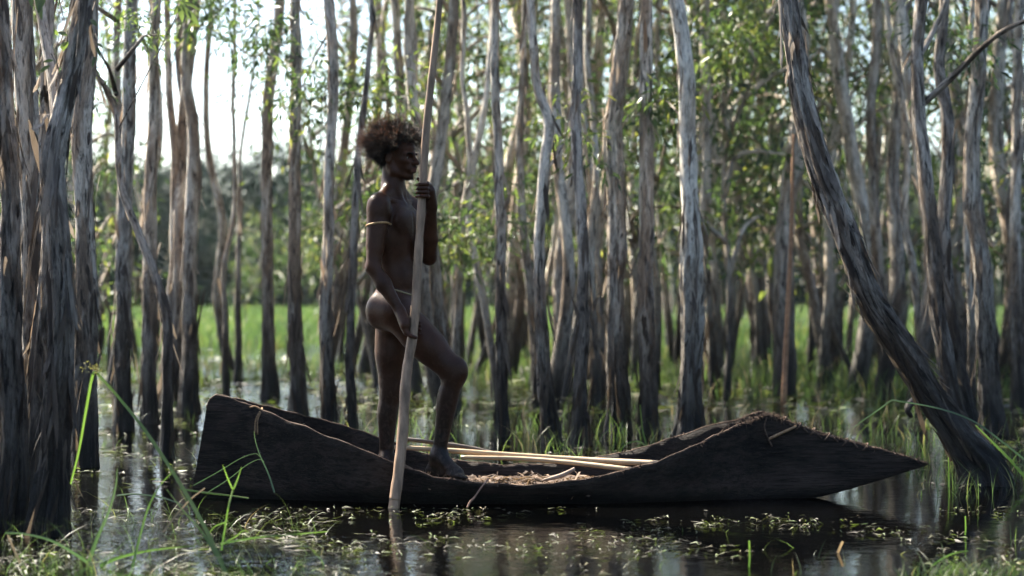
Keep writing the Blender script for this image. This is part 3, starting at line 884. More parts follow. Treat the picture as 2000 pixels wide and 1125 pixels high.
# ------------------------------------------------------------------ bark canoe
CY = 8.95   # depth of the canoe's long axis
def make_canoe_mat():
    m, nt, out = new_mat('canoe_bark')
    g = G(nt)
    v = g.n('ShaderNodeTexCoord').outputs['Object']
    grain = g.noise(g.scale(v, (5, 60, 60)), 1.0, 6, 0.65, 0.6)
    fine = g.noise(g.scale(v, (14, 220, 220)), 1.0, 3, 0.6, 0.4)
    blot = g.noise(g.scale(v, (2.2, 6, 5)), 1.0, 5, 0.6, 0.5)
    c = g.mix(g.ramp(blot, [(0.38, 0.0), (0.66, 1.0)]), (0.014, 0.0115, 0.010), (0.050, 0.037, 0.030))
    c = g.mix(g.ramp(grain, [(0.36, 0.75), (0.56, 0.0)]), c, (0.006, 0.005, 0.0045))
    c = g.mix(g.ramp(fine, [(0.58, 0.0), (0.78, 0.5)]), c, (0.12, 0.085, 0.065))
    zz = g.n('ShaderNodeSeparateXYZ', {0: v}).outputs[2]
    wet = g.n('ShaderNodeMapRange', {'Value': g.math('ADD', zz, g.math('MULTIPLY', blot, 0.06)), 'From Min': 0.05, 'From Max': 0.11, 'To Min': 0.85, 'To Max': 0.0}).outputs[0]
    c = g.mix(wet, c, (0.004, 0.0035, 0.003))
    h = g.math('ADD', grain, g.math('MULTIPLY', fine, 0.5))
    g.bsdf(out, color=c, rough=0.75, spec=0.12, normal=g.bump(h, 1.0, 0.014))
    return m
CANOE = make_canoe_mat()
RIM = simple('fibrous_rim', (0.12, 0.078, 0.055), 0.85, 0.2, (60, 60, 60), 0.35, 0.7, 0.006)
CORD = simple('bark_cord', (0.36, 0.22, 0.12), 0.8, 0.2, (90, 90, 90), 0.5, 0.5, 0.003)
POLE = simple('peeled_pole', (0.36, 0.235, 0.150), 0.6, 0.3, (22, 22, 4.5), 0.38, 0.5, 0.004)
SPEAR = simple('pale_spear_shaft', (0.46, 0.33, 0.20), 0.5, 0.4, (4, 40, 40), 0.7, 0.2, 0.003)
SPEAR_DARK = simple('dark_spear_shaft', (0.11, 0.085, 0.07), 0.6, 0.35, (4, 40, 40), 0.5, 0.3, 0.003)
DRY = make_leaf('dry_bedding', [(0.0, (0.07, 0.045, 0.03)), (0.5, (0.08, 0.048, 0.031)), (1.0, (0.19, 0.12, 0.075))],
                [(0.0, (0.08, 0.05, 0.03)), (1.0, (0.36, 0.24, 0.13))], 0.2, 0.8)

# stations: rim px, rim py, keel px, half beam, keel z
ST = [(404, 800, 370, 0.014, -0.06), (412, 781, 376, 0.016, -0.06), (430, 773, 388, 0.018, -0.06), (470, 787, 428, 0.03, -0.06), (512, 802, 478, 0.06, -0.06), (600, 838, 588, 0.17, -0.06), (700, 877, 695, 0.28, -0.05),
      (800, 918, 800, 0.335, -0.05), (900, 941, 900, 0.35, -0.05), (1000, 948, 1000, 0.355, -0.05), (1100, 944, 1100, 0.35, -0.05), (1200, 926, 1200, 0.32, -0.05),
      (1300, 897, 1300, 0.26, -0.05), (1400, 851, 1400, 0.15, -0.05), (1460, 826, 1460, 0.075, -0.045), (1500, 812, 1500, 0.04, -0.035),
      (1560, 834, 1558, 0.030, -0.01), (1620, 853, 1618, 0.026, 0.022), (1700, 875, 1702, 0.020, 0.085), (1780, 897, 1780, 0.012, 0.150), (1812, 906, 1806, 0.008, 0.172)]
rows = []
for (rx, ry, kx, w, kz) in ST:
    p = at(rx, ry, CY - w)
    rows.append((p.x, p.z, (kx - 1000) * CY / F, w, kz))
S = catmull(np.array(rows), 170)
ph = np.linspace(-1, 1, 41)
cb = thing('bark_canoe', 'long dark bark canoe with pinched raised ends floating across the swamp', 'canoe', (0, CY, 0))
V = []
for i, (xr, zr, xk, w, kz) in enumerate(S):
    a = np.abs(ph)
    y = w * np.sign(ph) * a ** 0.55
    zr_ = np.where(ph > 0, zr + 0.03 * min(1, w / 0.2), zr)
    tt = a ** 2.1
    z = kz + (zr_ - kz) * tt
    x = xk + (xr - xk) * tt
    q = np.stack([x * 1.7, ph * 1.4, np.full_like(x, 4.0)], -1)
    bul = 0.022 * noise(q) + 0.010 * noise(q * 3.7) + 0.004 * noise(q * 11.0)
    ragged = 0.012 * noise(np.stack([x * 9, ph, np.full_like(x, 1.0)], -1)) * (a > 0.97)
    V.append(np.stack([x, y + bul * np.clip(w / 0.1, 0.25, 1), z + ragged], -1))
V = np.array(V)
def hull_grid(Vg):
    n, m = Vg.shape[:2]
    i = np.arange(n - 1)[:, None] * m
    j = np.arange(m - 1)[None]
    return np.stack([i + j, i + j + 1, i + m + j + 1, i + m + j], -1).reshape(-1, 4)
me = mesh('hull', V.reshape(-1, 3), hull_grid(V))
hull = link('hull', me, CANOE, cb)
so = hull.modifiers.new('thickness', 'SOLIDIFY')
so.thickness, so.offset = 0.013, 0.0
me2 = bpy.data.meshes.new_from_object(hull.evaluated_get(bpy.context.evaluated_depsgraph_get()))
hull.modifiers.clear()
hull.data = me2
me2.shade_smooth()
# fibrous edge along both gunwales
for side, nm in ((0, 'gunwale'), (-1, 'gunwale')):
    P = V[:, side].copy()
    P[:, 2] += 0.003
    k = np.arange(len(P))
    rr = 0.0050 + 0.0045 * noise(np.stack([k * 0.35, k * 0 + side, k * 0], -1)) + 0.0015 * noise(np.stack([k * 0.9, k * 0 + side, k * 0], -1))
    Vt, fs = tube(P, np.clip(rr, 0.003, 1), 8)
    link(nm, mesh(nm, Vt, fs), RIM, cb)
# frayed fibres on the prow ridge and the gunwales
rs = np.random.RandomState(5)
J = Join()
for _ in range(900):
    i = int(rs.choice([rs.randint(110, 168), rs.randint(118, 135), rs.randint(60, 168)]))
    sd = 0 if rs.rand() < 0.7 else -1
    p0 = V[i, sd] + np.array([rs.uniform(-0.012, 0.012), 0, 0.004])
    d = np.array([rs.normal() * 0.7, -0.35 + rs.normal() * 0.6, rs.uniform(-0.6, 0.9)])
    L = rs.uniform(0.010, 0.034)
    p1 = p0 + unit(d) * L * 0.6
    p2 = p1 + unit(d + rs.normal(size=3) * 0.8) * L * 0.5
    Vt, fs = tube(np.array([p0, p1, p2]), np.array([0.0018, 0.0014, 0.0006]), 4, False)
    J.add(Vt, fs)
link('frayed_fibre', J.mesh('frayed_fibre'), RIM, cb, kind='stuff')
# stitching on the prow ridge
for k in range(11):
    i = 131 + k * 2
    if i >= len(V): break
    c = 0.5 * (V[i, 0] + V[i, -1]) + np.array([0, 0, -0.008])
    th = np.linspace(0, 2 * np.pi, 18)
    wdt = 0.5 * abs(V[i, 0, 1] - V[i, -1, 1]) + 0.011
    P = np.stack([c[0] + 0.02 * np.sin(th) * (-1) ** k, c[1] + wdt * np.cos(th), c[2] + 0.021 * np.sin(th)], -1)
    Vt, fs = tube(P, 0.0042 + 0.001 * rs.rand(), 6, False)
    link('stitch', mesh('stitch', Vt, fs), RIM, cb)
# peg through the fold, cord round the stern, loose cord
def px_loc(px, py, Y):
    v = at(px, py, Y)
    return np.array([v.x, v.y - CY, v.z])
Vt, fs = tube(catmull(np.array([px_loc(1500, 858, CY - 0.055), px_loc(1528, 845, CY - 0.056), px_loc(1556, 832, CY - 0.045)]), 10), np.array([.006, .008, .008, .008, .008, .008, .008, .008, .007, .005]), 8)
link('peg', mesh('peg', Vt, fs), CORD, cb)
Vt, fs = tube(catmull(np.array([px_loc(1497, 815, CY - 0.05), px_loc(1493, 835, CY - 0.057), px_loc(1500, 856, CY - 0.06), px_loc(1508, 872, CY - 0.056)]), 14), 0.005, 6)
link('cord', mesh('cord', Vt, fs), RIM, cb)
i = 20
th = np.linspace(0, 2 * np.pi, 30)
for turn in range(2):
    P = catmull(np.array([px_loc(498 + turn * 5, 846 + turn * 3, CY - 0.070), px_loc(499 + turn * 4, 822, CY - 0.069), px_loc(506 + turn * 3, 806, CY - 0.066), px_loc(511 + turn, 799, CY - 0.045),
                          px_loc(512, 798, CY + 0.0), px_loc(511, 800, CY + 0.05), px_loc(504, 830, CY + 0.07)]), 26)
    Vt, fs = tube(P, 0.0042, 6)
    link('lashing', mesh('lashing', Vt, fs), CORD, cb)
Vt, fs = tube(catmull(np.array([px_loc(488, 796, CY - 0.05), px_loc(498, 794, CY - 0.055), px_loc(508, 799, CY - 0.058), px_loc(513, 806, CY - 0.06)]), 14), 0.005, 6)
link('knot', mesh('knot', Vt, fs), CORD, cb)

# bedding of dry bark and grass inside
rs = np.random.RandomState(21)
J = Join()
for _ in range(3000):
    x = rs.uniform(-0.95, 0.62)
    j = int(np.argmin(np.abs(S[:, 0] - x)))
    w = S[j, 3]
    y = rs.uniform(-1, 1) * w * (0.8 if -0.45 < x < 0.45 else 0.5)
    z = 0.03 + 0.052 * rs.rand() ** 0.7 + 0.014 * abs(y / w) ** 3 + 0.02 * noise(np.array([x * 4, y * 6, 2.0])) + (0.022 if -0.5 < x < -0.2 and y < 0 else 0)
    d = np.array([rs.normal(), rs.normal() * 0.5, rs.normal() * 0.16])
    L = rs.uniform(0.03, 0.14)
    d = unit(d)
    s_ = unit(np.cross(d, np.array([0, 0, 1.0]) + rs.normal(size=3) * 0.3)) * rs.uniform(0.002, 0.012)
    c = np.array([x, y, z])
    Vq = np.array([c - d * L / 2 - s_, c - d * L / 2 + s_, c + [0, 0, 0.008] + s_, c + [0, 0, 0.008] - s_, c + d * L / 2 + s_ * 0.5, c + d * L / 2 - s_ * 0.5])
    J.add(Vq, np.array([[0, 1, 2, 3], [3, 2, 4, 5]]), tone=rs.rand())
o = link('dry_bedding', J.mesh('dry_bedding'), DRY, None, kind='stuff', label='loose dry bark and grass lining the canoe floor', category='bedding')
o.location = (0, CY, 0)

def shaft(name, label, pts, r, mat, group=None, cat='spear', n=40, ns=10, knots=0):
    P = catmull(np.array([tuple(at(*p)) for p in pts]), n)
    base = P[0].copy()
    P = P - base
    k = np.arange(n)
    rr = np.interp(np.linspace(0, 1, n), np.linspace(0, 1, len(r)), r) * (1 + 0.06 * noise(np.stack([k * 0.3, k * 0 + len(label), k * 0], -1)))
    Vt, fs = tube(P, rr, ns)
    o = link(name, mesh(name, Vt, fs), mat, None, label=label, category=cat)
    o.location = base
    if group: o['group'] = group
    return o, P + base
shaft('spear', 'pale smooth spear shaft lying highest across the canoe to its right gunwale', [(770, 873, 9.0), (880, 880, 9.02), (1000, 889, 9.0), (1140, 898, 8.95), (1285, 905, 8.78)], [0.012, 0.0145, 0.0155, 0.016], SPEAR, 'spears in the canoe')
shaft('spear', 'shorter pale spear shaft under the others, ending at the near gunwale', [(900, 893, 8.97), (1020, 896, 8.94), (1120, 904, 8.85), (1232, 917, 8.72)], [0.010, 0.012, 0.013, 0.013], SPEAR, 'spears in the canoe')
shaft('spear', 'grey-brown bent spear shaft with a dark stretch, on top of the pale ones', [(780, 856, 9.08), (860, 866, 9.06), (925, 876, 9.04), (985, 890, 9.01), (1060, 899, 8.97), (1110, 905, 8.93)], [0.011, 0.012, 0.012, 0.011, 0.009], SPEAR_DARK, 'spears in the canoe')
shaft('twig', 'crooked reddish twig hanging over the near side of the canoe into the water', [(954, 935, 8.6), (940, 952, 8.55), (926, 972, 8.53), (918, 980, 8.52), (912, 992, 8.5)], [0.004, 0.0045, 0.006, 0.005], simple('red_twig', (0.30, 0.17, 0.12)), None, 'twig', 20, 7)
shaft('bark_strip', 'curled strip of pale bark lying on the bedding inside the canoe', [(1060, 938, 8.75), (1085, 932, 8.75), (1105, 925, 8.76), (1122, 915, 8.78)], [0.006, 0.012, 0.013, 0.008], simple('pale_bark', (0.34, 0.25, 0.19)), None, 'bark', 20, 7)

# ------------------------------------------------------------------ the pole held by the person
PY = lambda py: np.interp(py, [0, 372, 650, 992], [8.80, 8.74, 8.68, 8.52])
pole_keys = [(768, 1000), (771, 975), (778, 925), (786, 850), (791, 770), (796, 715), (806, 655), (812, 590), (817, 500), (822, 420), (827, 340), (833, 250), (841, 170), (850, 90), (857, 20), (862, -40), (868, -130)]
pole_w = [24, 24, 24, 23, 23, 22, 21, 20, 19, 18, 17, 17, 16, 15, 14, 13, 12]
PP = np.array([tuple(at(x, y, PY(y))) for x, y in pole_keys])
low = PP[0] + (PP[0] - PP[2]) * 4.2
PP = np.vstack([low, PP])
pw = np.array([26] + pole_w) * 0.5 * 8.7 / F
PD = catmull(np.column_stack([PP, pw]), 150)
k = np.arange(150)
rr = PD[:, 3] * 0.92 * (1 + 0.14 * noise(np.stack([k * 0.21, k * 0, k * 0], -1)))
Vt, fs = tube(PD[:, :3] - low, rr, 14)
o = link('punt_pole', mesh('punt_pole', Vt, fs), POLE, None, label='long crooked wooden pole the person holds upright in the water', category='pole')
o.location = low
def pole_at(py):
    z = CAM_H - (py - HZ) * PY(py) / F
    i = int(np.argmin(np.abs(PD[:, 2] - z)))
    u = unit(PD[i + 1, :3] - PD[i - 1, :3])
    return PD[i, :3].copy(), u, PD[i, 3]

# ------------------------------------------------------------------ the person
BY = 8.95
def W(px, py, d=0.0):
    return np.array(tuple(at(px, py, BY + d)))

HS = 0.0036
LO = np.array([W(690, 200)[0], BY - 0.50, 0.02])
HI = np.array([W(950, 200)[0], BY + 0.40, W(0, 225)[2]])
NG = np.ceil((HI - LO) / HS).astype(int)
FLD = np.full(NG, 1.0, np.float32)

def _box(lo, hi, pad):
    a = np.clip(np.floor((lo - pad - LO) / HS).astype(int), 0, NG - 1)
    b = np.clip(np.ceil((hi + pad - LO) / HS).astype(int) + 1, 1, NG)
    sl = tuple(slice(x, y) for x, y in zip(a, b))
    g_ = np.stack(np.meshgrid(*[LO[i] + HS * np.arange(a[i], b[i]) for i in range(3)], indexing='ij'), -1).astype(np.float32)
    return sl, g_

def _blend(sl, d, k, sub=False):
    f = FLD[sl]
    if sub:
        d = -d
        h = np.clip(0.5 - 0.5 * (f - d) / k, 0, 1)
        FLD[sl] = f * (1 - h) + d * h + k * h * (1 - h)
    else:
        h = np.clip(0.5 + 0.5 * (f - d) / k, 0, 1)
        FLD[sl] = f * (1 - h) + d * h - k * h * (1 - h)

def capsule(a, b, r1, r2, k=0.02, flat=1.0, fdir=None, sub=False):
    a, b = np.asarray(a, float), np.asarray(b, float)
    rm = max(r1, r2) * max(1, 1 / flat if flat > 1 else 1) * (max(flat, 1))
    sl, p = _box(np.minimum(a, b), np.maximum(a, b), rm + 2 * k + 3 * HS)
    ab = b - a
    t = np.clip(((p - a) @ ab) / max(ab @ ab, 1e-9), 0, 1)
    q = p - a - t[..., None] * ab
    r = r1 + (r2 - r1) * t
    if flat != 1.0:
        fd = unit(np.asarray(fdir, float))
        m = q @ fd
        q = q - m[..., None] * fd + (m / flat)[..., None] * fd
        d = (np.linalg.norm(q, axis=-1) - r) * min(1.0, flat)
    else:
        d = np.linalg.norm(q, axis=-1) - r
    _blend(sl, d, k, sub)

def chain(pts, rads, k=0.02):
    pts = [np.asarray(p, float) for p in pts]
    sl, p = _box(np.min(pts, 0), np.max(pts, 0), max(rads) + 2 * k + 3 * HS)
    best = None
    for a, b, r1, r2 in zip(pts[:-1], pts[1:], rads[:-1], rads[1:]):
        ab = b - a
        t = np.clip(((p - a) @ ab) / max(ab @ ab, 1e-9), 0, 1)
        d = np.linalg.norm(p - a - t[..., None] * ab, axis=-1) - (r1 + (r2 - r1) * t)
        best = d if best is None else np.minimum(best, d)
    _blend(sl, best, k)

def ellip(c, rad, axes=None, k=0.02, sub=False):
    c, rad = np.asarray(c, float), np.asarray(rad, float)
    axes = np.eye(3) if axes is None else np.asarray(axes, float)
    sl, p = _box(c, c, rad.max() + 2 * k + 3 * HS)
    q = (p - c) @ axes.T
    k0 = np.linalg.norm(q / rad, axis=-1)
    k1 = np.linalg.norm(q / rad ** 2, axis=-1) + 1e-9
    _blend(sl, k0 * (k0 - 1) / k1, k, sub)

def basis(yaw, pitch=0.0, roll=0.0):
    """forward, left, up rows; yaw turned towards the camera, pitch down"""
    f = np.array([math.cos(yaw) * math.cos(pitch), -math.sin(yaw) * math.cos(pitch), -math.sin(pitch)])
    l = np.array([math.sin(yaw), math.cos(yaw), 0.0])
    u = np.cross(f, l)
    return np.stack([f, l, u])

# torso
TB = basis(R(26), R(2))      # thorax
PB = basis(R(14))            # pelvis
neck = W(768, 366, 0.0)
sh_c = W(771, 398, 0.0)
shR = sh_c - TB[1] * 0.168 + np.array([0, 0, -0.010])
shL = sh_c + TB[1] * 0.168 + np.array([0, 0, -0.010])
chest = W(772, 452, 0.0)
waist = W(779, 548, 0.0)
pelv = W(772, 602, 0.0)
ellip(chest, (0.106, 0.148, 0.185), TB, 0.03)
ellip(chest + TB[0] * -0.015 + np.array([0, 0, 0.09]), (0.082, 0.148, 0.085), TB, 0.04)
capsule(chest + np.array([0, 0, -0.06]), waist, 0.126, 0.115, 0.05, 0.80, TB[0])
capsule(waist, pelv + np.array([0, 0, 0.02]), 0.116, 0.122, 0.05, 0.86, PB[0])
ellip(pelv + PB[0] * -0.005, (0.105, 0.142, 0.105), PB, 0.05)
for s in (-1, 1):
    # pectorals, shoulder blades, trapezius, obliques, buttocks
    ellip(chest + TB[0] * 0.080 + TB[1] * s * 0.066 + np.array([0, 0, 0.055]), (0.018, 0.068, 0.050), TB, 0.04)
    ellip(chest + TB[0] * -0.078 + TB[1] * s * 0.078 + np.array([0, 0, 0.075]), (0.030, 0.055, 0.080), TB, 0.025)
    capsule(neck + np.array([0, 0, 0.01]), (sh_c + TB[1] * s * 0.15 + np.array([0, 0, 0.018])), 0.042, 0.030, 0.04)
    capsule(chest + TB[1] * s * 0.10 + np.array([0, 0, 0.03]), waist + TB[1] * s * 0.065, 0.045, 0.035, 0.03)
    ellip(pelv + PB[0] * -0.062 + PB[1] * s * 0.066 + np.array([0, 0, -0.015]), (0.076, 0.074, 0.094), PB, 0.03)
# abdomen muscles and collar bones
for s in (-1, 1):
    capsule(waist + TB[0] * 0.072 + TB[1] * s * 0.03 + np.array([0, 0, 0.10]), pelv + PB[0] * 0.080 + PB[1] * s * 0.025, 0.028, 0.026, 0.02)
    capsule(sh_c + TB[0] * 0.062 + TB[1] * s * 0.02 + np.array([0, 0, -0.002]), sh_c + TB[0] * 0.022 + TB[1] * s * 0.14 + np.array([0, 0, 0.022]), 0.010, 0.010, 0.014)
capsule(chest + TB[0] * 0.118 + np.array([0, 0, 0.10]), waist + TB[0] * 0.104, 0.008, 0.006, 0.014, sub=True)
capsule(chest + TB[0] * -0.112 + np.array([0, 0, 0.12]), waist + TB[0] * -0.092, 0.012, 0.012, 0.03, sub=True)

# near (right) arm
elR, wrR = W(729, 522, -0.20), W(781, 607, -0.235)
ellip(shR + np.array([0, 0, -0.028]), (0.060, 0.058, 0.078), TB, 0.03)
capsule(shR, elR, 0.052, 0.038, 0.025)
um = shR * 0.5 + elR * 0.5
capsule(shR * 0.68 + elR * 0.32 + TB[0] * 0.016, shR * 0.3 + elR * 0.7 + TB[0] * 0.012, 0.040, 0.034, 0.02)
capsule(shR * 0.72 + elR * 0.28 - TB[0] * 0.016, shR * 0.35 + elR * 0.65 - TB[0] * 0.012, 0.036, 0.034, 0.02)
capsule(elR, elR * 0.62 + wrR * 0.38, 0.036, 0.041, 0.02)
capsule(elR * 0.62 + wrR * 0.38, wrR, 0.040, 0.025, 0.02)
ellip(elR + np.array([-0.012, 0, -0.004]), (0.026, 0.026, 0.028), None, 0.015)
# far (left) arm
elL, wrL = W(838, 503, -0.02), W(843, 404, -0.165)
ellip(shL + np.array([0, 0, -0.025]), (0.058, 0.056, 0.074), TB, 0.03)
capsule(shL, elL, 0.050, 0.038, 0.025)
capsule(shL * 0.68 + elL * 0.32, shL * 0.3 + elL * 0.7 + np.array([0.006, 0, 0.004]), 0.043, 0.038, 0.02)
capsule(elL, elL * 0.62 + wrL * 0.38, 0.037, 0.041, 0.02)
capsule(elL * 0.62 + wrL * 0.38, wrL, 0.040, 0.025, 0.02)

# legs: near (right) leg bent forward, far (left) leg straight
hipR, knR, anR = W(776, 612, -0.095), W(888, 730, -0.16), W(858, 893, -0.13)
hipL, knL, anL = W(768, 608, 0.085), W(764, 762, 0.10), W(756, 900, 0.10)
def leg(hip, kn, an, back):
    capsule(hip, hip * 0.45 + kn * 0.55, 0.094, 0.076, 0.05)
    capsule(hip * 0.45 + kn * 0.55, kn, 0.076, 0.056, 0.05)
    ax = unit(kn - hip)
    fr = unit(np.array([1.0, -0.25, 0.0]) - ax * ax[0])
    capsule(hip * 0.70 + kn * 0.30 + fr * 0.026, hip * 0.15 + kn * 0.85 + fr * 0.012, 0.060, 0.044, 0.05)
    capsule(hip * 0.65 + kn * 0.35 - fr * 0.024, hip * 0.12 + kn * 0.88 - fr * 0.010, 0.056, 0.038, 0.05)
    ellip(kn + fr * 0.020, (0.040, 0.040, 0.048), None, 0.045)
    ax2 = unit(an - kn)
    bk = unit(np.asarray(back) - ax2 * np.dot(back, ax2))
    L = lambda t, o=0.0: kn * (1 - t) + an * t + bk * o
    prof = [(-0.08, 0.0, 0.050), (0.0, 0.0, 0.052), (0.12, 0.006, 0.053), (0.26, 0.012, 0.056), (0.40, 0.012, 0.053), (0.56, 0.008, 0.045), (0.74, 0.003, 0.036), (0.90, 0.0, 0.031), (1.0, 0.0, 0.032)]
    tp = np.array(prof)
    tf = catmull(tp, 26)
    chain([L(a, b) for a, b, c in tf], [c for a, b, c in tf], 0.035)
    capsule(L(0.55, 0.022), L(1.0, 0.030), 0.016, 0.011, 0.03)
leg(hipR, knR, anR, (-1.0, 0.2, 0))
leg(hipL, knL, anL, (-1.0, 0.1, 0))
SOLE = 0.09
def foot(an, yaw, SOLE=0.09):
    f = np.array([math.cos(yaw), -math.sin(yaw), 0])
    l = np.array([math.sin(yaw), math.cos(yaw), 0])
    z = lambda h: np.array([0, 0, SOLE + h - an[2]])
    heel = an - f * 0.045 + z(0.032)
    capsule(heel, an + f * -0.004 + np.array([0, 0, 0.01]), 0.033, 0.034, 0.03)
    capsule(heel + np.array([0, 0, -0.004]), an + f * 0.11 + z(0.022), 0.030, 0.026, 0.03)
    capsule(an + f * 0.004, an + f * 0.12 + z(0.030), 0.036, 0.026, 0.04, 1.25, l)
    for i, (o, L, r) in enumerate([(0.030, 0.185, 0.013), (0.012, 0.185, 0.010), (-0.004, 0.178, 0.0095), (-0.019, 0.168, 0.009), (-0.032, 0.155, 0.0085)]):
        o2 = o * (1 if yaw > 0.2 else -1) * -1
        a_ = an + f * 0.09 + l * o2 * 0.9 + z(0.020)
        m_ = an + f * (L - 0.03) + l * o2 + z(0.014 + r * 0.4)
        e_ = an + f * L + l * o2 + z(r * 0.9)
        capsule(a_, m_, 0.016, r * 1.05, 0.012)
        capsule(m_, e_, r, r * 0.9, 0.004)
foot(anR, R(38), 0.122)
foot(anL, R(10))

# hands
def grip(py, wrist, a_palm, a_tip, thumb_up, thumb_from, thumb_to, rf=0.0088):
    """fingers closed round the pole: angles in the plane across the pole, 0 = +X, 90 = away from the camera"""
    C, u, rp = pole_at(py)
    e1 = unit(np.array([1.0, 0, 0]) - u * u[0])
    e2 = np.cross(u, e1)
    if e2[1] < 0: e2 = -e2
    def pt(ang, rad, h):
        return C + (e1 * math.cos(R(ang)) + e2 * math.sin(R(ang))) * rad + u * h
    RR = rp + rf * 0.82
    # palm: a slab beside the pole, running from the wrist
    sgn = 1 if thumb_up else -1
    for h in (-0.030, -0.010, 0.010, 0.030):
        kn = pt(a_palm, rp + 0.016, h)
        capsule(wrist * 0.8 + kn * 0.2, pt(a_palm + (8 if a_tip < a_palm else -8), rp + 0.017, h * 0.9), 0.019, 0.0145, 0.010)
    capsule(wrist, pt(a_palm, rp + 0.022, 0.0), 0.026, 0.024, 0.02)
    # four fingers
    for i, (h, ln) in enumerate([(0.031, 0.92), (0.0105, 1.0), (-0.010, 0.97), (-0.030, 0.82)]):
        hh = h * sgn
        span = (a_tip - a_palm) * ln
        angs = [a_palm, a_palm + span * 0.33, a_palm + span * 0.68, a_palm + span]
        pts = [pt(angs[0], rp + 0.016, hh), pt(angs[1], RR + 0.0045, hh - 0.002), pt(angs[2], RR + 0.002, hh - 0.003), pt(angs[3], RR, hh - 0.005)]
        rad = [rf * 1.22, rf * 1.12, rf * 1.0, rf * 0.9]
        for a_, b_, r1, r2 in zip(pts[:-1], pts[1:], rad[:-1], rad[1:]):
            capsule(a_, b_, r1, r2, 0.0035)
    # thumb
    t0 = wrist * 0.55 + pt(a_palm, rp + 0.02, 0.0) * 0.45 + u * 0.012 * sgn
    t1 = pt(thumb_from, rp + 0.016, 0.040 * sgn)
    t2 = pt((thumb_from + thumb_to) / 2, rp + 0.011, 0.055 * sgn)
    t3 = pt(thumb_to, rp + 0.009, 0.060 * sgn)
    capsule(t0, t1, 0.017, 0.0135, 0.012)
    capsule(t1, t2, 0.0125, 0.0110, 0.006)
    capsule(t2, t3, 0.0108, 0.0092, 0.004)
grip(640, wrR, 205, 5, False, -140, -60)
grip(373, wrL, 25, -200, True, 60, 150)

# head
HB = basis(R(24), R(3))
HC = W(778, 306, -0.01)
def hp(f, l, u):
    return HC + HB[0] * f + HB[1] * l + HB[2] * u
capsule(hp(-0.030, 0, -0.05), neck + np.array([-0.005, 0, -0.03]), 0.054, 0.060, 0.03)
for s in (-1, 1):
    capsule(hp(-0.022, s * 0.052, -0.055), sh_c + TB[0] * 0.055 + TB[1] * s * 0.018 + np.array([0, 0, 0.005]), 0.014, 0.011, 0.016)
ellip(hp(-0.014, 0, 0.032), (0.096, 0.074, 0.086), HB, 0.01)
ellip(hp(0.034, 0, -0.028), (0.056, 0.056, 0.086), HB, 0.025)
ellip(hp(0.038, 0, 0.045), (0.050, 0.060, 0.048), HB, 0.02)
for s in (-1, 1):
    capsule(hp(-0.015, s * 0.052, -0.040), hp(0.004, s * 0.049, -0.080), 0.018, 0.016, 0.02)
    capsule(hp(0.004, s * 0.049, -0.080), hp(0.062, s * 0.014, -0.104), 0.016, 0.015, 0.02)
    capsule(hp(0.082, s * 0.006, 0.010), hp(0.066, s * 0.046, 0.010), 0.013, 0.010, 0.012)
    ellip(hp(0.056, s * 0.041, -0.020), (0.022, 0.018, 0.018), HB, 0.018)
    ellip(hp(0.098, s * 0.0145, -0.034), (0.012, 0.0085, 0.0085), HB, 0.006)
    capsule(hp(0.1015, 0, -0.0575), hp(0.082, s * 0.023, -0.062), 0.0085, 0.006, 0.005)
    capsule(hp(0.0985, 0, -0.0725), hp(0.080, s * 0.021, -0.068), 0.0095, 0.006, 0.005)
ellip(hp(0.074, 0, -0.062), (0.026, 0.034, 0.030), HB, 0.012)
ellip(hp(0.070, 0, -0.103), (0.020, 0.022, 0.016), HB, 0.014)
capsule(hp(0.085, 0, 0.006), hp(0.112, 0, -0.030), 0.0085, 0.0125, 0.010)
ellip(hp(0.109, 0, -0.032), (0.014, 0.013, 0.011), HB, 0.006)
for s in (-1, 1):
    ellip(hp(0.088, s * 0.031, -0.006), (0.016, 0.018, 0.011), HB, 0.010, sub=True)
    capsule(hp(0.078, s * 0.018, 0.003), hp(0.069, s * 0.044, 0.0025), 0.0048, 0.0042, 0.004)     # upper lid
    capsule(hp(0.077, s * 0.019, -0.0135), hp(0.068, s * 0.043, -0.0115), 0.0046, 0.0040, 0.004)   # lower lid
    ellip(hp(0.105, s * 0.010, -0.041), (0.006, 0.0045, 0.004), HB, 0.003, sub=True)               # nostril
    eb = np.stack([unit(HB[0] * 0.9 - HB[1] * s * 0.35), unit(HB[1] * 0.9 + HB[0] * s * 0.35), HB[2]])
    ellip(hp(-0.016, s * 0.076, -0.012), (0.019, 0.008, 0.031), eb, 0.006)
    ellip(hp(-0.014, s * 0.086, -0.008), (0.009, 0.006, 0.017), eb, 0.006, sub=True)
capsule(hp(0.107, 0, -0.0648), hp(0.088, 0, -0.0648), 0.0016, 0.0016, 0.003, sub=True)

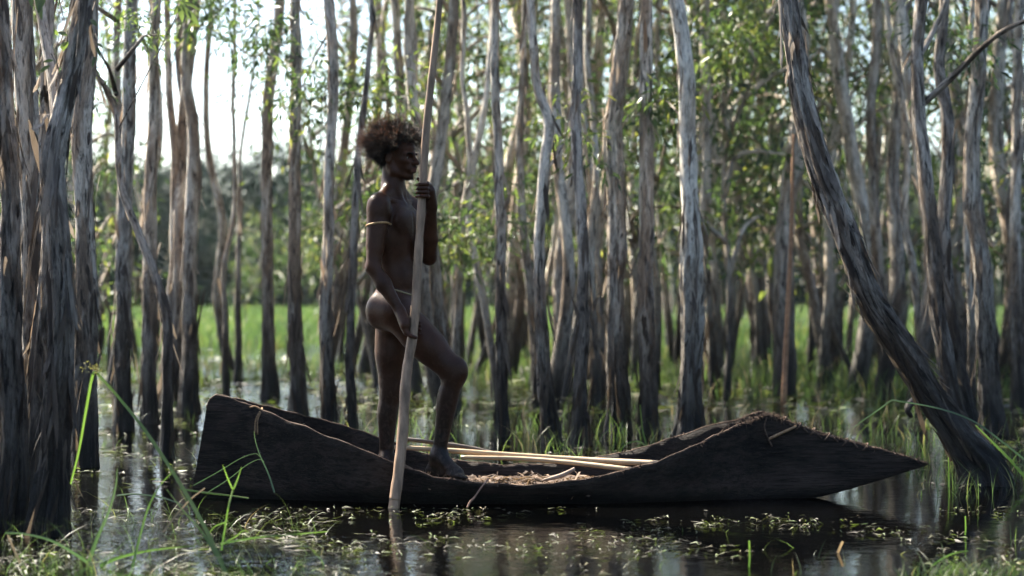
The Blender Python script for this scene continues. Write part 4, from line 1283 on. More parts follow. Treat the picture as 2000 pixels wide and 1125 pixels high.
def surface_nets(f):
    ins = f < 0
    nx, ny, nz = f.shape
    c = np.zeros((nx - 1, ny - 1, nz - 1), np.uint8)
    for dx in (0, 1):
        for dy in (0, 1):
            for dz in (0, 1):
                c += ins[dx:nx - 1 + dx, dy:ny - 1 + dy, dz:nz - 1 + dz]
    act = (c > 0) & (c < 8)
    idx = np.full(act.shape, -1, np.int32)
    cells = np.argwhere(act)
    idx[act] = np.arange(len(cells))
    acc = np.zeros((len(cells), 3))
    cnt = np.zeros(len(cells))
    cor = [(a, b, d) for a in (0, 1) for b in (0, 1) for d in (0, 1)]
    val = {o: f[cells[:, 0] + o[0], cells[:, 1] + o[1], cells[:, 2] + o[2]] for o in cor}
    for a in cor:
        for ax in range(3):
            if a[ax] == 0:
                b = list(a); b[ax] = 1; b = tuple(b)
                va, vb = val[a], val[b]
                cr = (va < 0) != (vb < 0)
                t = np.where(cr, va / np.where(va - vb == 0, 1, va - vb), 0)
                pos = np.array(a, float)[None] + t[:, None] * (np.array(b) - np.array(a))[None]
                acc[cr] += pos[cr]
                cnt[cr] += 1
    Vv = LO + HS * (cells + acc / cnt[:, None])
    quads = []
    for ax in range(3):
        o1, o2 = [(1, 2), (2, 0), (0, 1)][ax]
        s0 = [slice(1, n_ - 1) for n_ in f.shape]
        s0[ax] = slice(0, f.shape[ax] - 1)
        s1 = list(s0); s1[ax] = slice(1, f.shape[ax])
        A_, B_ = ins[tuple(s0)], ins[tuple(s1)]
        e = np.argwhere(A_ != B_)
        if not len(e): continue
        flip = A_[tuple(e.T)]
        e = e + np.array([0 if a == ax else 1 for a in range(3)])
        def ci(d1, d2):
            q = e.copy()
            q[:, o1] -= d1
            q[:, o2] -= d2
            return idx[q[:, 0], q[:, 1], q[:, 2]]
        q = np.stack([ci(1, 1), ci(0, 1), ci(0, 0), ci(1, 0)], -1)
        q[~flip] = q[~flip][:, ::-1]
        quads.append(q)
    return Vv, np.vstack(quads)

bv, bq = surface_nets(FLD)
# a couple of rounds of gentle relaxation along the mesh edges
for _ in range(2):
    acc = np.zeros_like(bv); cnt = np.zeros(len(bv))
    for a in range(4):
        np.add.at(acc, bq[:, a], bv[bq[:, (a + 1) % 4]]); np.add.at(cnt, bq[:, a], 1)
        np.add.at(acc, bq[:, a], bv[bq[:, (a - 1) % 4]]); np.add.at(cnt, bq[:, a], 1)
    bv = bv * 0.6 + 0.4 * acc / np.maximum(cnt, 1)[:, None]

def make_skin():
    m, nt, out = new_mat('skin')
    g = G(nt)
    v = g.n('ShaderNodeTexCoord').outputs['Object']
    n = g.noise(g.scale(v, (9, 9, 9)), 1.0, 4, 0.6)
    fine = g.noise(g.scale(v, (160, 160, 160)), 1.0, 3, 0.6)
    mud = g.attr('mud').outputs['Fac']
    lip = g.attr('lip').outputs['Fac']
    c = g.mix(g.ramp(n, [(0.35, 0.0), (0.65, 1.0)]), (0.030, 0.0115, 0.0055), (0.058, 0.0225, 0.0105))
    c = g.mix(lip, c, (0.16, 0.065, 0.05))
    c = g.mix(g.math('MULTIPLY', mud, g.ramp(n, [(0.3, 0.5), (0.6, 1.0)])), c, (0.010, 0.008, 0.007))
    n3 = g.noise(g.scale(v, (38, 38, 30)), 1.0, 5, 0.7, 0.8)
    c = g.mix(g.ramp(n3, [(0.52, 0.0), (0.70, 0.35)]), c, (0.085, 0.045, 0.028))
    dust = g.math('MULTIPLY', g.math('MULTIPLY', mud, mud), g.ramp(n3, [(0.46, 0.0), (0.66, 0.3)]))
    c = g.mix(dust, c, (0.07, 0.06, 0.052))
    fine = g.math('ADD', fine, g.math('MULTIPLY', n3, 1.5))
    g.bsdf(out, color=c, rough=g.math('ADD', g.math('MULTIPLY', n3, 0.45), 0.18), spec=0.15, sss=0.04, normal=g.bump(fine, 0.25, 0.003))
    return m
SKIN = make_skin()
person = thing('person', 'standing person with frizzy hair, armband and waist cord, gripping the upright pole in the canoe', 'person', (W(800, 900)[0], BY, SOLE))
org = np.array(person.location)
mud = np.clip((0.85 - bv[:, 2]) / 0.5, 0, 1)
pl = (bv - HC) @ HB.T
lipm = (np.abs(pl[:, 1]) < 0.024) & (pl[:, 2] < -0.051) & (pl[:, 2] > -0.081) & (pl[:, 0] > 0.086)
def finger_tips(py):
    C, u, rp = pole_at(py)
    d = bv - C
    return np.clip(1 - np.linalg.norm(d - (d @ u)[:, None] * u, axis=1) / 0.030, 0, 1) * (np.abs(d @ u) < 0.09)
lipa = np.maximum(lipm * 0.55, np.maximum(finger_tips(640), finger_tips(373)) * 1.6)
link('body', mesh('body', bv - org, bq, True, {'mud': mud, 'lip': np.clip(lipa, 0, 1)}), SKIN, person)

# eyes
def make_eye():
    m, nt, out = new_mat('eye')
    g = G(nt)
    d = g.attr('iris').outputs['Fac']
    c = g.ramp(d, [(0.0, (0.42, 0.36, 0.30)), (0.42, (0.42, 0.36, 0.30)), (0.47, (0.02, 0.012, 0.008)), (1.0, (0.005, 0.004, 0.003))])
    g.bsdf(out, color=c, rough=0.12, spec=0.6)
    return m
EYE = make_eye()
for s in (-1, 1):
    bm = bmesh.new()
    bmesh.ops.create_uvsphere(bm, u_segments=20, v_segments=14, radius=0.0122)
    me = bpy.data.meshes.new('eye')
    bm.to_mesh(me); bm.free()
    me.materials.append(EYE)
    co = np.array([v.co[:] for v in me.vertices])
    gaze = HB[0]
    a = me.attributes.new('iris', 'FLOAT', 'POINT')
    a.data.foreach_set('value', np.clip((co @ gaze) / 0.0122 - 0.35, 0, 1).astype(np.float32))
    me.shade_smooth()
    o = link('eye', me, None, person)
    o.location = Vector(hp(0.0650, s * 0.0305, -0.0055) - org)

# hair
def make_hair_mat():
    m, nt, out = new_mat('frizzy_hair')
    g = G(nt)
    t = g.attr('tip').outputs['Fac']
    c = g.ramp(t, [(0.0, (0.006, 0.0045, 0.004)), (0.6, (0.008, 0.0055, 0.005)), (0.85, (0.020, 0.011, 0.007)), (1.0, (0.15, 0.062, 0.030))])  # reddish outer ends: sun-bleached tips plus backlit rim put into the colour
    b = g.bsdf(None, color=c, rough=0.5, spec=0.3)
    tr = g.n('ShaderNodeBsdfTranslucent', {'Color': c})
    mx = g.n('ShaderNodeMixShader', {0: 0.22, 1: b, 2: tr})
    nt.links.new(mx.outputs[0], out.inputs['Surface'])
    return m
HAIR = make_hair_mat()
def strands(roots, dirs, lens, width, rs, curl=0.008, seg=10, tipmax=1.0):
    n = len(roots)
    t = np.linspace(0, 1, seg)[None]
    d = unit(dirs)
    a = unit(np.cross(d, unit(rs.normal(size=d.shape))))
    b = np.cross(d, a)
    ph_ = rs.rand(n, 1) * 6.28
    turns = rs.uniform(1.0, 2.6, (n, 1)) * (lens[:, None] / 0.06)
    amp = curl * rs.uniform(0.5, 1.4, (n, 1)) * np.minimum(1, t * 2.5)
    ang = ph_ + turns * t * 6.28
    bend = unit(rs.normal(size=d.shape)) * 0.35 + np.array([0, 0, -0.12])
    C = roots[:, None] + d[:, None] * (lens[:, None] * t)[..., None] + bend[:, None] * (lens[:, None] * t * t * 0.6)[..., None] \
        + a[:, None] * (amp * np.cos(ang))[..., None] + b[:, None] * (amp * np.sin(ang))[..., None]
    T = np.gradient(C, axis=1)
    sd = unit(np.cross(T, unit(rs.normal(size=(n, 1, 3)))))
    wd = width * (1 - 0.6 * t)[..., None]
    V = np.stack([C - sd * wd, C + sd * wd], 2).reshape(-1, 3)
    base = np.arange(n)[:, None] * seg * 2
    j = np.arange(seg - 1)[None] * 2
    q = np.stack([base + j, base + j + 1, base + j + 3, base + j + 2], -1).reshape(-1, 4)
    return V, q, t
rs = np.random.RandomState(31)
N = 26000
u_ = unit(rs.normal(size=(N, 3)))
loc = u_ * np.array([0.097, 0.075, 0.087]) + np.array([-0.014, 0, 0.032])
f_, l_, z_ = loc.T
keep = ~((f_ > 0.030 + 0.10 * np.clip(z_ - 0.045, -0.03, 0.05)) & (z_ < 0.075))          # face
keep &= ~((z_ < 0.028) & (f_ > -0.008))                                                    # temples, in front of the ear
keep &= ~((np.abs(l_) > 0.055) & (z_ < 0.012) & (f_ > -0.045))                             # ears
keep &= z_ > -0.052
loc, u_ = loc[keep], u_[keep]
f_, l_, z_ = loc.T
ln = 0.030 + 0.050 * np.clip((z_ + 0.005) / 0.07, 0, 1) + 0.026 * np.clip(-f_ / 0.09, 0, 1) * np.clip((z_ + 0.02) / 0.05, 0, 1)
ln *= np.clip(1 + 0.55 * noise(loc * 26) + 0.3 * noise(loc * 60) + 0.22 * rs.normal(size=len(loc)), 0.3, 1.7)
lockd = np.stack([noise(loc * 45 + o_) for o_ in (3.0, 17.0, 29.0)], -1)
dr = u_ + rs.normal(size=u_.shape) * 0.22 + lockd * 1.15 + np.array([-0.16, 0, 0.06])
wl = HC + loc @ HB
wd_ = dr @ HB
Vh, qh, tt = strands(wl, wd_, ln, 0.0007, rs, 0.0065, 11)
out_r = np.clip((np.linalg.norm(((Vh - HC) @ HB.T - np.array([-0.02, 0, 0.04])) / np.array([0.155, 0.135, 0.155]), axis=1) - 0.80) / 0.35, 0, 1)
link('hair', mesh('hair', Vh - org, qh, True, {'tip': out_r * np.clip(0.5 + 0.8 * rs.rand(len(Vh) // 22).repeat(22)[:len(Vh)], 0, 1)}), HAIR, person)
# beard, moustache and brows: short hairs
rt, dd, ll = [], [], []
for _ in range(1500):
    q = rs.rand()
    if q < 0.5:   # chin and jaw
        a = rs.uniform(-1, 1)
        rt.append((0.084 - 0.055 * abs(a) ** 1.4, a * 0.042, -0.102 + 0.012 * abs(a) + rs.uniform(-0.012, 0.006)))
        dd.append((0.6, a * 0.4, -0.8)); ll.append(rs.uniform(0.008, 0.020) * (1 - 0.4 * abs(a)))
    elif q < 0.72:   # moustache
        a = rs.uniform(-1, 1)
        rt.append((0.1035 - 0.020 * a * a, a * 0.024, -0.0475 - 0.006 * abs(a) + rs.uniform(-0.003, 0.003)))
        dd.append((0.5, a * 0.8, -0.6)); ll.append(rs.uniform(0.005, 0.010))
    else:            # brows
        s = 1 if rs.rand() < 0.5 else -1
        a = rs.uniform(0, 1)
        rt.append((0.0945 - 0.017 * a, s * (0.012 + 0.036 * a), 0.013 + 0.004 * math.sin(a * 3) + rs.uniform(-0.0035, 0.0035)))
        dd.append((0.4, s * 0.9, 0.2)); ll.append(rs.uniform(0.006, 0.011))
rt, dd, ll = np.array(rt), np.array(dd) + rs.normal(size=(1500, 3)) * 0.3, np.array(ll)
Vh, qh, tt = strands(HC + rt @ HB, dd @ HB, ll, 0.0007, rs, 0.001, 5)
link('facial_hair', mesh('facial_hair', Vh - org, qh, True, {'tip': np.zeros(len(Vh))}), HAIR, person)

# cords that lie on the skin: follow the body's own surface
def field(p):
    i = np.clip(((p - LO) / HS).astype(int), 0, NG - 1)
    return FLD[tuple(i.T)]
def wrap(centre, e1, e2, rmax, n=64, proud=0.002):
    th = np.linspace(0, 2 * np.pi, n, endpoint=False)
    d = np.cos(th)[:, None] * e1 + np.sin(th)[:, None] * e2
    rr_ = np.full(n, 0.006)
    for s in np.arange(0.006, rmax, 0.0015):
        ins_ = field(centre + d * s) < 0
        go = ins_ & (rr_ >= s - 0.0032)
        rr_ = np.where(go, s, rr_)
    rr_ = np.minimum(rr_, np.median(rr_) * 1.6)
    for _ in range(3):
        rr_ = 0.5 * rr_ + 0.25 * (np.roll(rr_, 1) + np.roll(rr_, -1))
    P = centre + d * (rr_ + proud)[:, None]
    return np.vstack([P, P[:2]])
ba = shR * 0.67 + elR * 0.33
axv = unit(elR - shR + np.array([0.06, 0, 0.02]))
e1 = unit(np.array([1.0, 0, 0]) - axv * axv[0]); e2 = np.cross(axv, e1)
P = wrap(ba, e1, e2, 0.085)
Vt, fs = tube(P, 0.0058, 8, False)
link('armband', mesh('armband', Vt - org, fs), simple('armband_fibre', (0.46, 0.27, 0.11), 0.7, 0.3, (120, 120, 40), 0.6, 0.4, 0.002), person)
wc = W(778, 567, 0.0)
ax = unit(np.array([-0.32, 0.0, -1.0]))
e1 = unit(np.array([1.0, 0, 0]) - ax * ax[0]); e2 = np.cross(ax, e1)
P = wrap(wc, e1, e2, 0.20)
Vt, fs = tube(P, 0.0042, 8, False)
TASS = simple('pale_string', (0.42, 0.33, 0.18), 0.75, 0.2, (120, 120, 120), 0.6, 0.4, 0.002)
wcord = link('waist_cord', mesh('waist_cord', Vt - org, fs), TASS, person)
J = Join()
front = P[np.argmax(P[:, 0] - 0.4 * P[:, 1])]
for _ in range(46):
    p0 = front + np.array([0.004, rs.normal() * 0.014, 0])
    L = rs.uniform(0.07, 0.17)
    Q_ = catmull(np.array([p0, p0 + [0.012 + 0.006 * rs.rand(), rs.normal() * 0.008, -L * 0.35], p0 + [0.014 + 0.01 * rs.rand(), rs.normal() * 0.014, -L * 0.7], p0 + [0.006 + rs.normal() * 0.008, rs.normal() * 0.018, -L]]), 8)
    Vt, fs = tube(Q_, 0.0017, 4, False)
    J.add(Vt - org, fs)
link('fringe', J.mesh('fringe'), TASS, wcord)

# ------------------------------------------------------------------ marsh plants
def blades(base, h, lean, width, rs, segs=3, curve=0.5):
    """upright grass blades as tapering ribbons. base (n,3), h (n,), lean (n,2)"""
    n = len(base)
    t = np.linspace(0, 1, segs + 1)
    az = rs.rand(n) * 6.28
    sd = np.stack([np.cos(az), np.sin(az), np.zeros(n)], -1)
    C = base[:, None] + np.concatenate([(lean[:, None] * (t ** 1.8)[None, :, None]) * h[:, None, None], (h[:, None] * (t - curve * 0.35 * t ** 3)[None])[..., None]], -1)
    wd = width[:, None] * (1 - t ** 1.6)[None]
    Lf = C[:, :-1] - sd[:, None] * wd[:, :-1, None]
    Rt = C[:, :-1] + sd[:, None] * wd[:, :-1, None]
    V = np.concatenate([np.stack([Lf, Rt], 2).reshape(n, -1, 3), C[:, -1:]], 1)
    m = 2 * segs + 1
    b = np.arange(n)[:, None] * m
    T = [b + np.array([[2 * segs - 2, 2 * segs - 1, 2 * segs]])]
    Q = np.vstack([b + np.array([[2 * i, 2 * i + 1, 2 * i + 3, 2 * i + 2]]) for i in range(segs - 1)]) if segs > 1 else np.zeros((0, 4), int)
    return V.reshape(-1, 3), [Q, np.vstack(T)], m

def gz(P):
    return np.maximum(ground_z(P[:, 0], P[:, 1]), -0.02)

# the sunlit meadow far back
rs = np.random.RandomState(61)
J = Join()
n = 110000
Y = 27 + 72 * rs.rand(n) ** 1.35
x = (rs.rand(n) - 0.5) * 2 * (Y * 0.33 + 4)
dens = noise(np.stack([x * 0.25, Y * 0.12, np.zeros(n)], -1)) + np.clip((Y - 33) / 6, -0.7, 0.8)
k = dens > 0.10
B_ = np.stack([x, Y, np.zeros(n)], -1)[k]
B_[:, 2] = gz(B_)
n = len(B_)
V_, fs, m = blades(B_, rs.uniform(0.15, 0.5, n), rs.normal(size=(n, 2)) * 0.25, 0.004 + 0.00028 * B_[:, 1], rs, 2)
J.add(V_, fs, tone=np.repeat(np.clip(0.30 + 0.5 * noise(np.stack([B_[:, 0] * 0.5, B_[:, 1] * 0.2, np.zeros(n)], -1)) + 0.25 * rs.normal(size=n), 0, 0.95), m))
link('meadow_grass', J.mesh('meadow_grass', False), GRASS, None, kind='stuff', label='bright green sunlit grass covering the far meadow', category='grass')

# grass standing in the water, in tufts
J = Join()
def tufts(px0, px1, Y0, Y1, count, per, h0, h1, spread=0.10, w=0.0022, lean=0.35, tone=0.35, gate=None):
    for _ in range(count):
        Yc = rs.uniform(Y0, Y1)
        px = rs.uniform(px0, px1)
        xc = (px - 1000) * Yc / F
        if abs(Yc - CY) < 0.75 and -1.95 < xc < 2.3: continue
        if gate is not None and noise(np.array([xc * 0.9, Yc * 0.9, gate])) < -0.05: continue
        k = max(1, int(per * rs.uniform(0.5, 1.4)))
        b = np.column_stack([xc + rs.normal(size=k) * spread, Yc + rs.normal(size=k) * spread, np.full(k, -0.03)])
        V_, fs, m = blades(b, rs.uniform(h0, h1, k), rs.normal(size=(k, 2)) * lean, np.full(k, w * (0.6 + Yc / 14)) * rs.uniform(0.6, 1.3, k), rs, 4)
        J.add(V_, fs, tone=np.repeat(np.clip(tone + 0.22 * rs.normal(size=k) + (rs.rand(k) > 0.85) * 0.4, 0, 1), m))
tufts(1380, 2050, 17, 27, 190, 20, 0.12, 0.45, 0.25, 0.0035, 0.3, 0.35)
tufts(900, 1400, 19, 28, 130, 20, 0.10, 0.40, 0.25, 0.003, 0.3, 0.4)
tufts(180, 700, 20, 29, 130, 16, 0.08, 0.3, 0.3, 0.003, 0.3, 0.4)
tufts(700, 2050, 10.4, 17, 330, 7, 0.05, 0.32, 0.14, 0.0024, 0.4, 0.4, 1.0)
tufts(150, 700, 10.5, 18, 110, 6, 0.05, 0.2, 0.16, 0.002, 0.4, 0.4, 2.0)
tufts(1780, 2060, 8.9, 10.8, 34, 7, 0.06, 0.28, 0.08, 0.0022, 0.4, 0.3)
tufts(-60, 560, 6.3, 8.3, 60, 6, 0.04, 0.24, 0.10, 0.0013, 0.8, 0.22)
tufts(560, 1500, 6.3, 8.0, 34, 3, 0.02, 0.10, 0.10, 0.0020, 0.9, 0.5, 3.0)
tufts(1500, 2060, 6.3, 7.6, 26, 4, 0.03, 0.14, 0.10, 0.0020, 0.7, 0.4, 4.0)
tufts(1780, 2060, 6.35, 6.6, 22, 16, 0.05, 0.14, 0.06, 0.0022, 0.7, 0.3)
tufts(-40, 600, 6.3, 6.75, 30, 9, 0.03, 0.14, 0.09, 0.0016, 0.9, 0.12)
link('swamp_grass', J.mesh('swamp_grass', False), GRASS, None, kind='stuff', label='thin green grass growing up through the dark water', category='grass')

# floating bits: cut grass, bark flakes, leaf litter
FLOAT = make_leaf('floating_litter', [(0.0, (0.03, 0.022, 0.015)), (0.5, (0.05, 0.042, 0.025)), (0.8, (0.07, 0.10, 0.03)), (1.0, (0.20, 0.16, 0.10))],
                  [(0.0, (0.03, 0.02, 0.01)), (0.75, (0.25, 0.35, 0.06)), (1.0, (0.25, 0.2, 0.12))], 0.2, 0.6)
J = Join()
def litter(n, px0, px1, Y0, Y1, L0, L1, w0, w1, gate, lift=0.010, thr=0.0):
    Yc = rs.uniform(Y0, Y1, n * 3)
    xc = (rs.uniform(px0, px1, n * 3) - 1000) * Yc / F
    dn = noise(np.stack([xc * 1.3, Yc * 1.6, np.full_like(xc, gate)], -1)) + 0.5 * noise(np.stack([xc * 5, Yc * 6, np.full_like(xc, gate)], -1))
    k = dn > thr + 0.16 + 0.12 * rs.normal(size=n * 3)
    k &= ~((np.abs(Yc - CY) < 0.40) & (xc > -1.68) & (xc < 1.65))
    xc, Yc = xc[k][:n], Yc[k][:n]
    n = len(xc)
    az = rs.normal(size=n) * 0.9 + (rs.rand(n) > 0.7) * 1.57
    d = np.stack([np.cos(az), np.sin(az), rs.normal(size=n) * 0.10], -1)
    s_ = np.stack([-np.sin(az), np.cos(az), rs.normal(size=n) * 0.35], -1)
    L, w_ = rs.uniform(L0, L1, n) ** 1, rs.uniform(w0, w1, n)
    c = np.stack([xc, Yc, rs.uniform(0.003, lift, n)], -1)
    bow = np.zeros((n, 3)); bow[:, 2] = rs.uniform(-0.002, 0.012, n)
    bow[:, 0] = rs.normal(size=n) * 0.15 * L
    A = c - d * (L / 2)[:, None]
    E = c + d * (L / 2)[:, None]
    M = c + bow
    V_ = np.stack([A, M + s_ * w_[:, None], M - s_ * w_[:, None], E], 1).reshape(-1, 3)
    b = np.arange(n)[:, None] * 4
    J.add(V_, np.vstack([b + np.array([[0, 1, 2]]), b + np.array([[1, 3, 2]])]), tone=np.repeat(np.clip(rs.beta(1.3, 1.6, n), 0, 1), 4))
litter(1400, -50, 2050, 6.3, 8.5, 0.008, 0.07, 0.0012, 0.005, 1.0)
litter(800, -50, 700, 6.3, 8.4, 0.02, 0.12, 0.0012, 0.004, 2.0)
litter(2600, -50, 2050, 9.4, 15, 0.015, 0.12, 0.002, 0.008, 3.0, 0.012, 0.05)
litter(5000, -50, 2050, 15, 28, 0.03, 0.25, 0.006, 0.03, 4.0, 0.02, -0.1)
link('floating_litter', J.mesh('floating_litter', False), FLOAT, None, kind='stuff', label='bits of grass, bark and leaves floating on the dark water', category='litter')

# single long sedges and blades one can pick out
SEDGE = make_leaf('sedge', [(0.0, (0.04, 0.085, 0.02)), (1.0, (0.11, 0.17, 0.03))], [(0.0, (0.06, 0.15, 0.025)), (1.0, (0.17, 0.29, 0.045))], 0.4, 0.35)
BLADE_DULL = make_leaf('dull_blade', [(0.0, (0.05, 0.08, 0.045)), (1.0, (0.10, 0.14, 0.07))], [(0.0, (0.06, 0.13, 0.04)), (1.0, (0.12, 0.2, 0.06))], 0.3, 0.35)
BLADE_DRY = make_leaf('dry_blade', [(0.0, (0.25, 0.17, 0.09)), (1.0, (0.40, 0.30, 0.17))], [(0.0, (0.3, 0.2, 0.1)), (1.0, (0.4, 0.28, 0.14))], 0.3, 0.6)
def ribbon_geo(P, w, rs, fold=0.35):
    T, N, B = frames(P)
    toc = unit(np.array([0, 0, CAM_H]) - P)
    s_ = unit(np.cross(T, np.array([0.15, -1.0, 0.25])))
    nn = np.cross(s_, T)
    V = np.stack([P - s_ * w[:, None], P + nn * (w * fold)[:, None], P + s_ * w[:, None]], 1).reshape(-1, 3)
    k = np.arange(len(P) - 1)[:, None] * 3
    Q = np.vstack([k + np.array([[0, 1, 4, 3]]), k + np.array([[1, 2, 5, 4]])])
    return V, Q
def blade_thing(name, label, pts, w0, w1, mat, cat='grass blade', group=None, n=22, parts=()):
    P = catmull(np.array([tuple(at(*p)) for p in pts]), n)
    base = P[0].copy()
    w = np.interp(np.linspace(0, 1, n), [0, 0.5, 1], [w0, (w0 + w1) * 0.5, w1])
    rs_ = np.random.RandomState(len(label))
    V_, Q = ribbon_geo(P - base, w, rs_)
    me = mesh(name, V_, Q, True, {'tone': np.repeat(np.linspace(0.2, 0.9, n), 3)})
    if not parts:
        o = link(name, me, mat, None, label=label, category=cat)
        o.location = base
    else:
        o = thing(name, label, cat, base)
        link('stem', me, mat, o)
        for pn, pp, a, b in parts:
            P2 = catmull(np.array([tuple(at(*p)) for p in pp]), 14) - base
            V2, Q2 = ribbon_geo(P2, np.interp(np.linspace(0, 1, 14), [0, 0.35, 1], [a, max(a, b) * 1.1, b]), rs_)
            link(pn, mesh(pn, V2, Q2, True, {'tone': np.full(len(V2), 0.8)}), mat, o)
    if group: o['group'] = group
    return o, P

o, P = blade_thing('bent_sedge', 'tall bright green sedge snapped over at the top, in front of the left clump',
                   [(448, 1135, 6.50), (405, 1040, 6.62), (355, 950, 6.75), (290, 850, 6.9), (235, 780, 7.0), (188, 727, 7.05)], 0.0085, 0.0048, SEDGE, 'sedge',
                   parts=[('broken_tip', [(187, 726, 7.05), (180, 735, 7.05), (168, 800, 7.06), (154, 880, 7.08), (138, 945, 7.1)], 0.0052, 0.0035)])
J = Join()
rs = np.random.RandomState(8)
for c_, m_ in (((186, 722, 7.04), 46), ((165, 719, 7.05), 16)):
    q = np.array(tuple(at(*c_)))
    for _ in range(m_):
        b_ = q + rs.normal(size=3) * 0.010
        V_, Fc = leaf_geo(b_[None], rs.normal(size=(1, 3)) + np.array([[0, 0, 0.6]]), np.array([rs.uniform(0.008, 0.02)]), np.array([0.006]), rs)
        J.add(V_ - np.array(o.location), Fc, tone=rs.uniform(0.6, 1))
link('seed_head', J.mesh('seed_head'), make_leaf('seed_head', [(0, (0.10, 0.12, 0.03)), (1, (0.20, 0.18, 0.06))], [(0, (0.12, 0.15, 0.04)), (1, (0.24, 0.22, 0.07))], 0.3, 0.7), o, kind='stuff')
blade_thing('leafy_shoot', 'small bright shoot with a V of two leaves beside the canoe stern', [(432, 1075, 6.95), (438, 1040, 6.96), (446, 990, 6.97), (455, 955, 6.98)], 0.004, 0.003, SEDGE, 'shoot',
            parts=[('leaf', [(455, 957, 6.98), (445, 935, 6.97), (435, 908, 6.95)], 0.003, 0.001), ('leaf', [(455, 957, 6.98), (464, 935, 6.99), (472, 912, 7.0)], 0.0035, 0.001),
                   ('leaf', [(455, 957, 6.98), (450, 975, 6.93), (446, 992, 6.90), (443, 1000, 6.9)], 0.003, 0.001), ('leaf', [(440, 1020, 6.96), (420, 1028, 6.95), (406, 1045, 6.94)], 0.003, 0.001),
                   ('leaf', [(438, 1060, 6.96), (460, 1048, 6.96), (475, 1036, 6.95), (486, 1040, 6.95)], 0.003, 0.001)])
GB = 'long grass blades in the foreground water'
blade_thing('grass_blade', 'straight green blade lying level, pointing at the canoe stern', [(352, 955, 7.9), (400, 962, 7.85), (450, 968, 7.8), (486, 973, 7.75)], 0.0045, 0.003, SEDGE, group=GB)
blade_thing('grass_blade', 'grey-green blade arching over the left bottom corner', [(170, 1098, 6.75), (140, 1078, 6.72), (100, 1056, 6.7), (50, 1043, 6.7), (10, 1041, 6.7)], 0.006, 0.003, BLADE_DULL, group=GB)
blade_thing('grass_blade', 'wide dull blade rising beside the left clump foot', [(174, 1096, 6.75), (190, 1050, 6.75), (212, 1000, 6.74), (226, 950, 6.74), (229, 915, 6.74)], 0.008, 0.001, BLADE_DULL, group=GB)
blade_thing('grass_blade', 'bright narrow blade crossing behind the bent sedge', [(258, 1110, 6.6), (275, 1040, 6.66), (292, 985, 6.7), (315, 945, 6.74), (338, 921, 6.76)], 0.005, 0.0015, SEDGE, group=GB)
blade_thing('grass_blade', 'dull blade arching low over the water under the bent sedge', [(228, 968, 7.6), (265, 965, 7.5), (320, 973, 7.45), (365, 990, 7.4)], 0.004, 0.0025, BLADE_DULL, group=GB)
blade_thing('grass_blade', 'thick green blade lying flat along the bottom left water', [(195, 1105, 6.7), (235, 1088, 6.72), (300, 1074, 6.78), (380, 1066, 6.8)], 0.008, 0.002, SEDGE, group=GB)
blade_thing('grass_blade', 'second green blade forking off the bent sedge foot', [(432, 1100, 6.55), (395, 1040, 6.62), (360, 1000, 6.68), (325, 955, 6.75)], 0.006, 0.001, SEDGE, group=GB)
blade_thing('grass_blade', 'dull blade crossing the canoe stern, upper one', [(378, 948, 8.1), (425, 922, 8.1), (470, 895, 8.1), (498, 886, 8.1), (508, 892, 8.1)], 0.0024, 0.0012, BLADE_DULL, group=GB)
blade_thing('grass_blade', 'dull blade crossing the canoe stern, lower one', [(405, 962, 8.05), (446, 936, 8.05), (482, 908, 8.05), (506, 897, 8.05), (516, 902, 8.05)], 0.0024, 0.0012, BLADE_DULL, group=GB)
blade_thing('grass_blade', 'dark blade leaning up the canoe side below the stern cord', [(536, 962, 8.3), (524, 925, 8.35), (508, 890, 8.38), (499, 862, 8.4), (496, 842, 8.4)], 0.0045, 0.001, BLADE_DULL, group=GB)
blade_thing('grass_blade', 'long thin blade lying flat left of the pole foot', [(430, 1062, 6.9), (500, 1050, 6.95), (570, 1044, 7.0), (640, 1038, 7.05)], 0.004, 0.002, SEDGE, group=GB)
blade_thing('grass_blade', 'dry tan stalk slanting out of the water near the bent sedge', [(318, 1040, 7.0), (345, 1005, 7.05), (372, 975, 7.1), (400, 953, 7.15)], 0.004, 0.003, BLADE_DRY, group=GB)
blade_thing('grass_blade', 'dry pale stalk at the bottom left corner', [(40, 1100, 6.6), (28, 1075, 6.62), (15, 1045, 6.64)], 0.005, 0.003, BLADE_DRY, group=GB)
blade_thing('grass_blade', 'short upright shoot in open water below the canoe prow', [(1463, 1108, 6.68), (1464, 1085, 6.68), (1463, 1056, 6.68)], 0.004, 0.003, SEDGE, group=GB)
blade_thing('grass_blade', 'short upright shoot below the leaning trunk foot', [(1885, 1045, 7.55), (1886, 1030, 7.55), (1885, 1008, 7.55)], 0.004, 0.003, SEDGE, group=GB)
blade_thing('grass_blade', 'yellowish cut stub in the water at lower right', [(1636, 1080, 7.05), (1641, 1068, 7.05), (1646, 1057, 7.04)], 0.006, 0.005, BLADE_DRY, group=GB)
blade_thing('grass_blade', 'arched green blade in the lower right corner', [(1820, 1105, 6.6), (1845, 1088, 6.62), (1870, 1079, 6.64), (1892, 1076, 6.65)], 0.004, 0.002, SEDGE, group=GB)
blade_thing('bent_sedge', 'long thin sedge bent over in front of the leaning trunk', [(2010, 905, 9.3), (1960, 865, 9.3), (1900, 822, 9.3), (1830, 797, 9.3), (1742, 781, 9.3)], 0.006, 0.004, BLADE_DULL, 'sedge',
            parts=[('broken_tip', [(1742, 781, 9.3), (1720, 797, 9.3), (1690, 818, 9.28), (1666, 836, 9.26)], 0.004, 0.002)])
blade_thing('sedge', 'bright sedge at the foot of the leaning trunk', [(2005, 935, 9.5), (1970, 895, 9.5), (1935, 860, 9.5), (1905, 830, 9.5)], 0.010, 0.004, SEDGE, 'sedge')
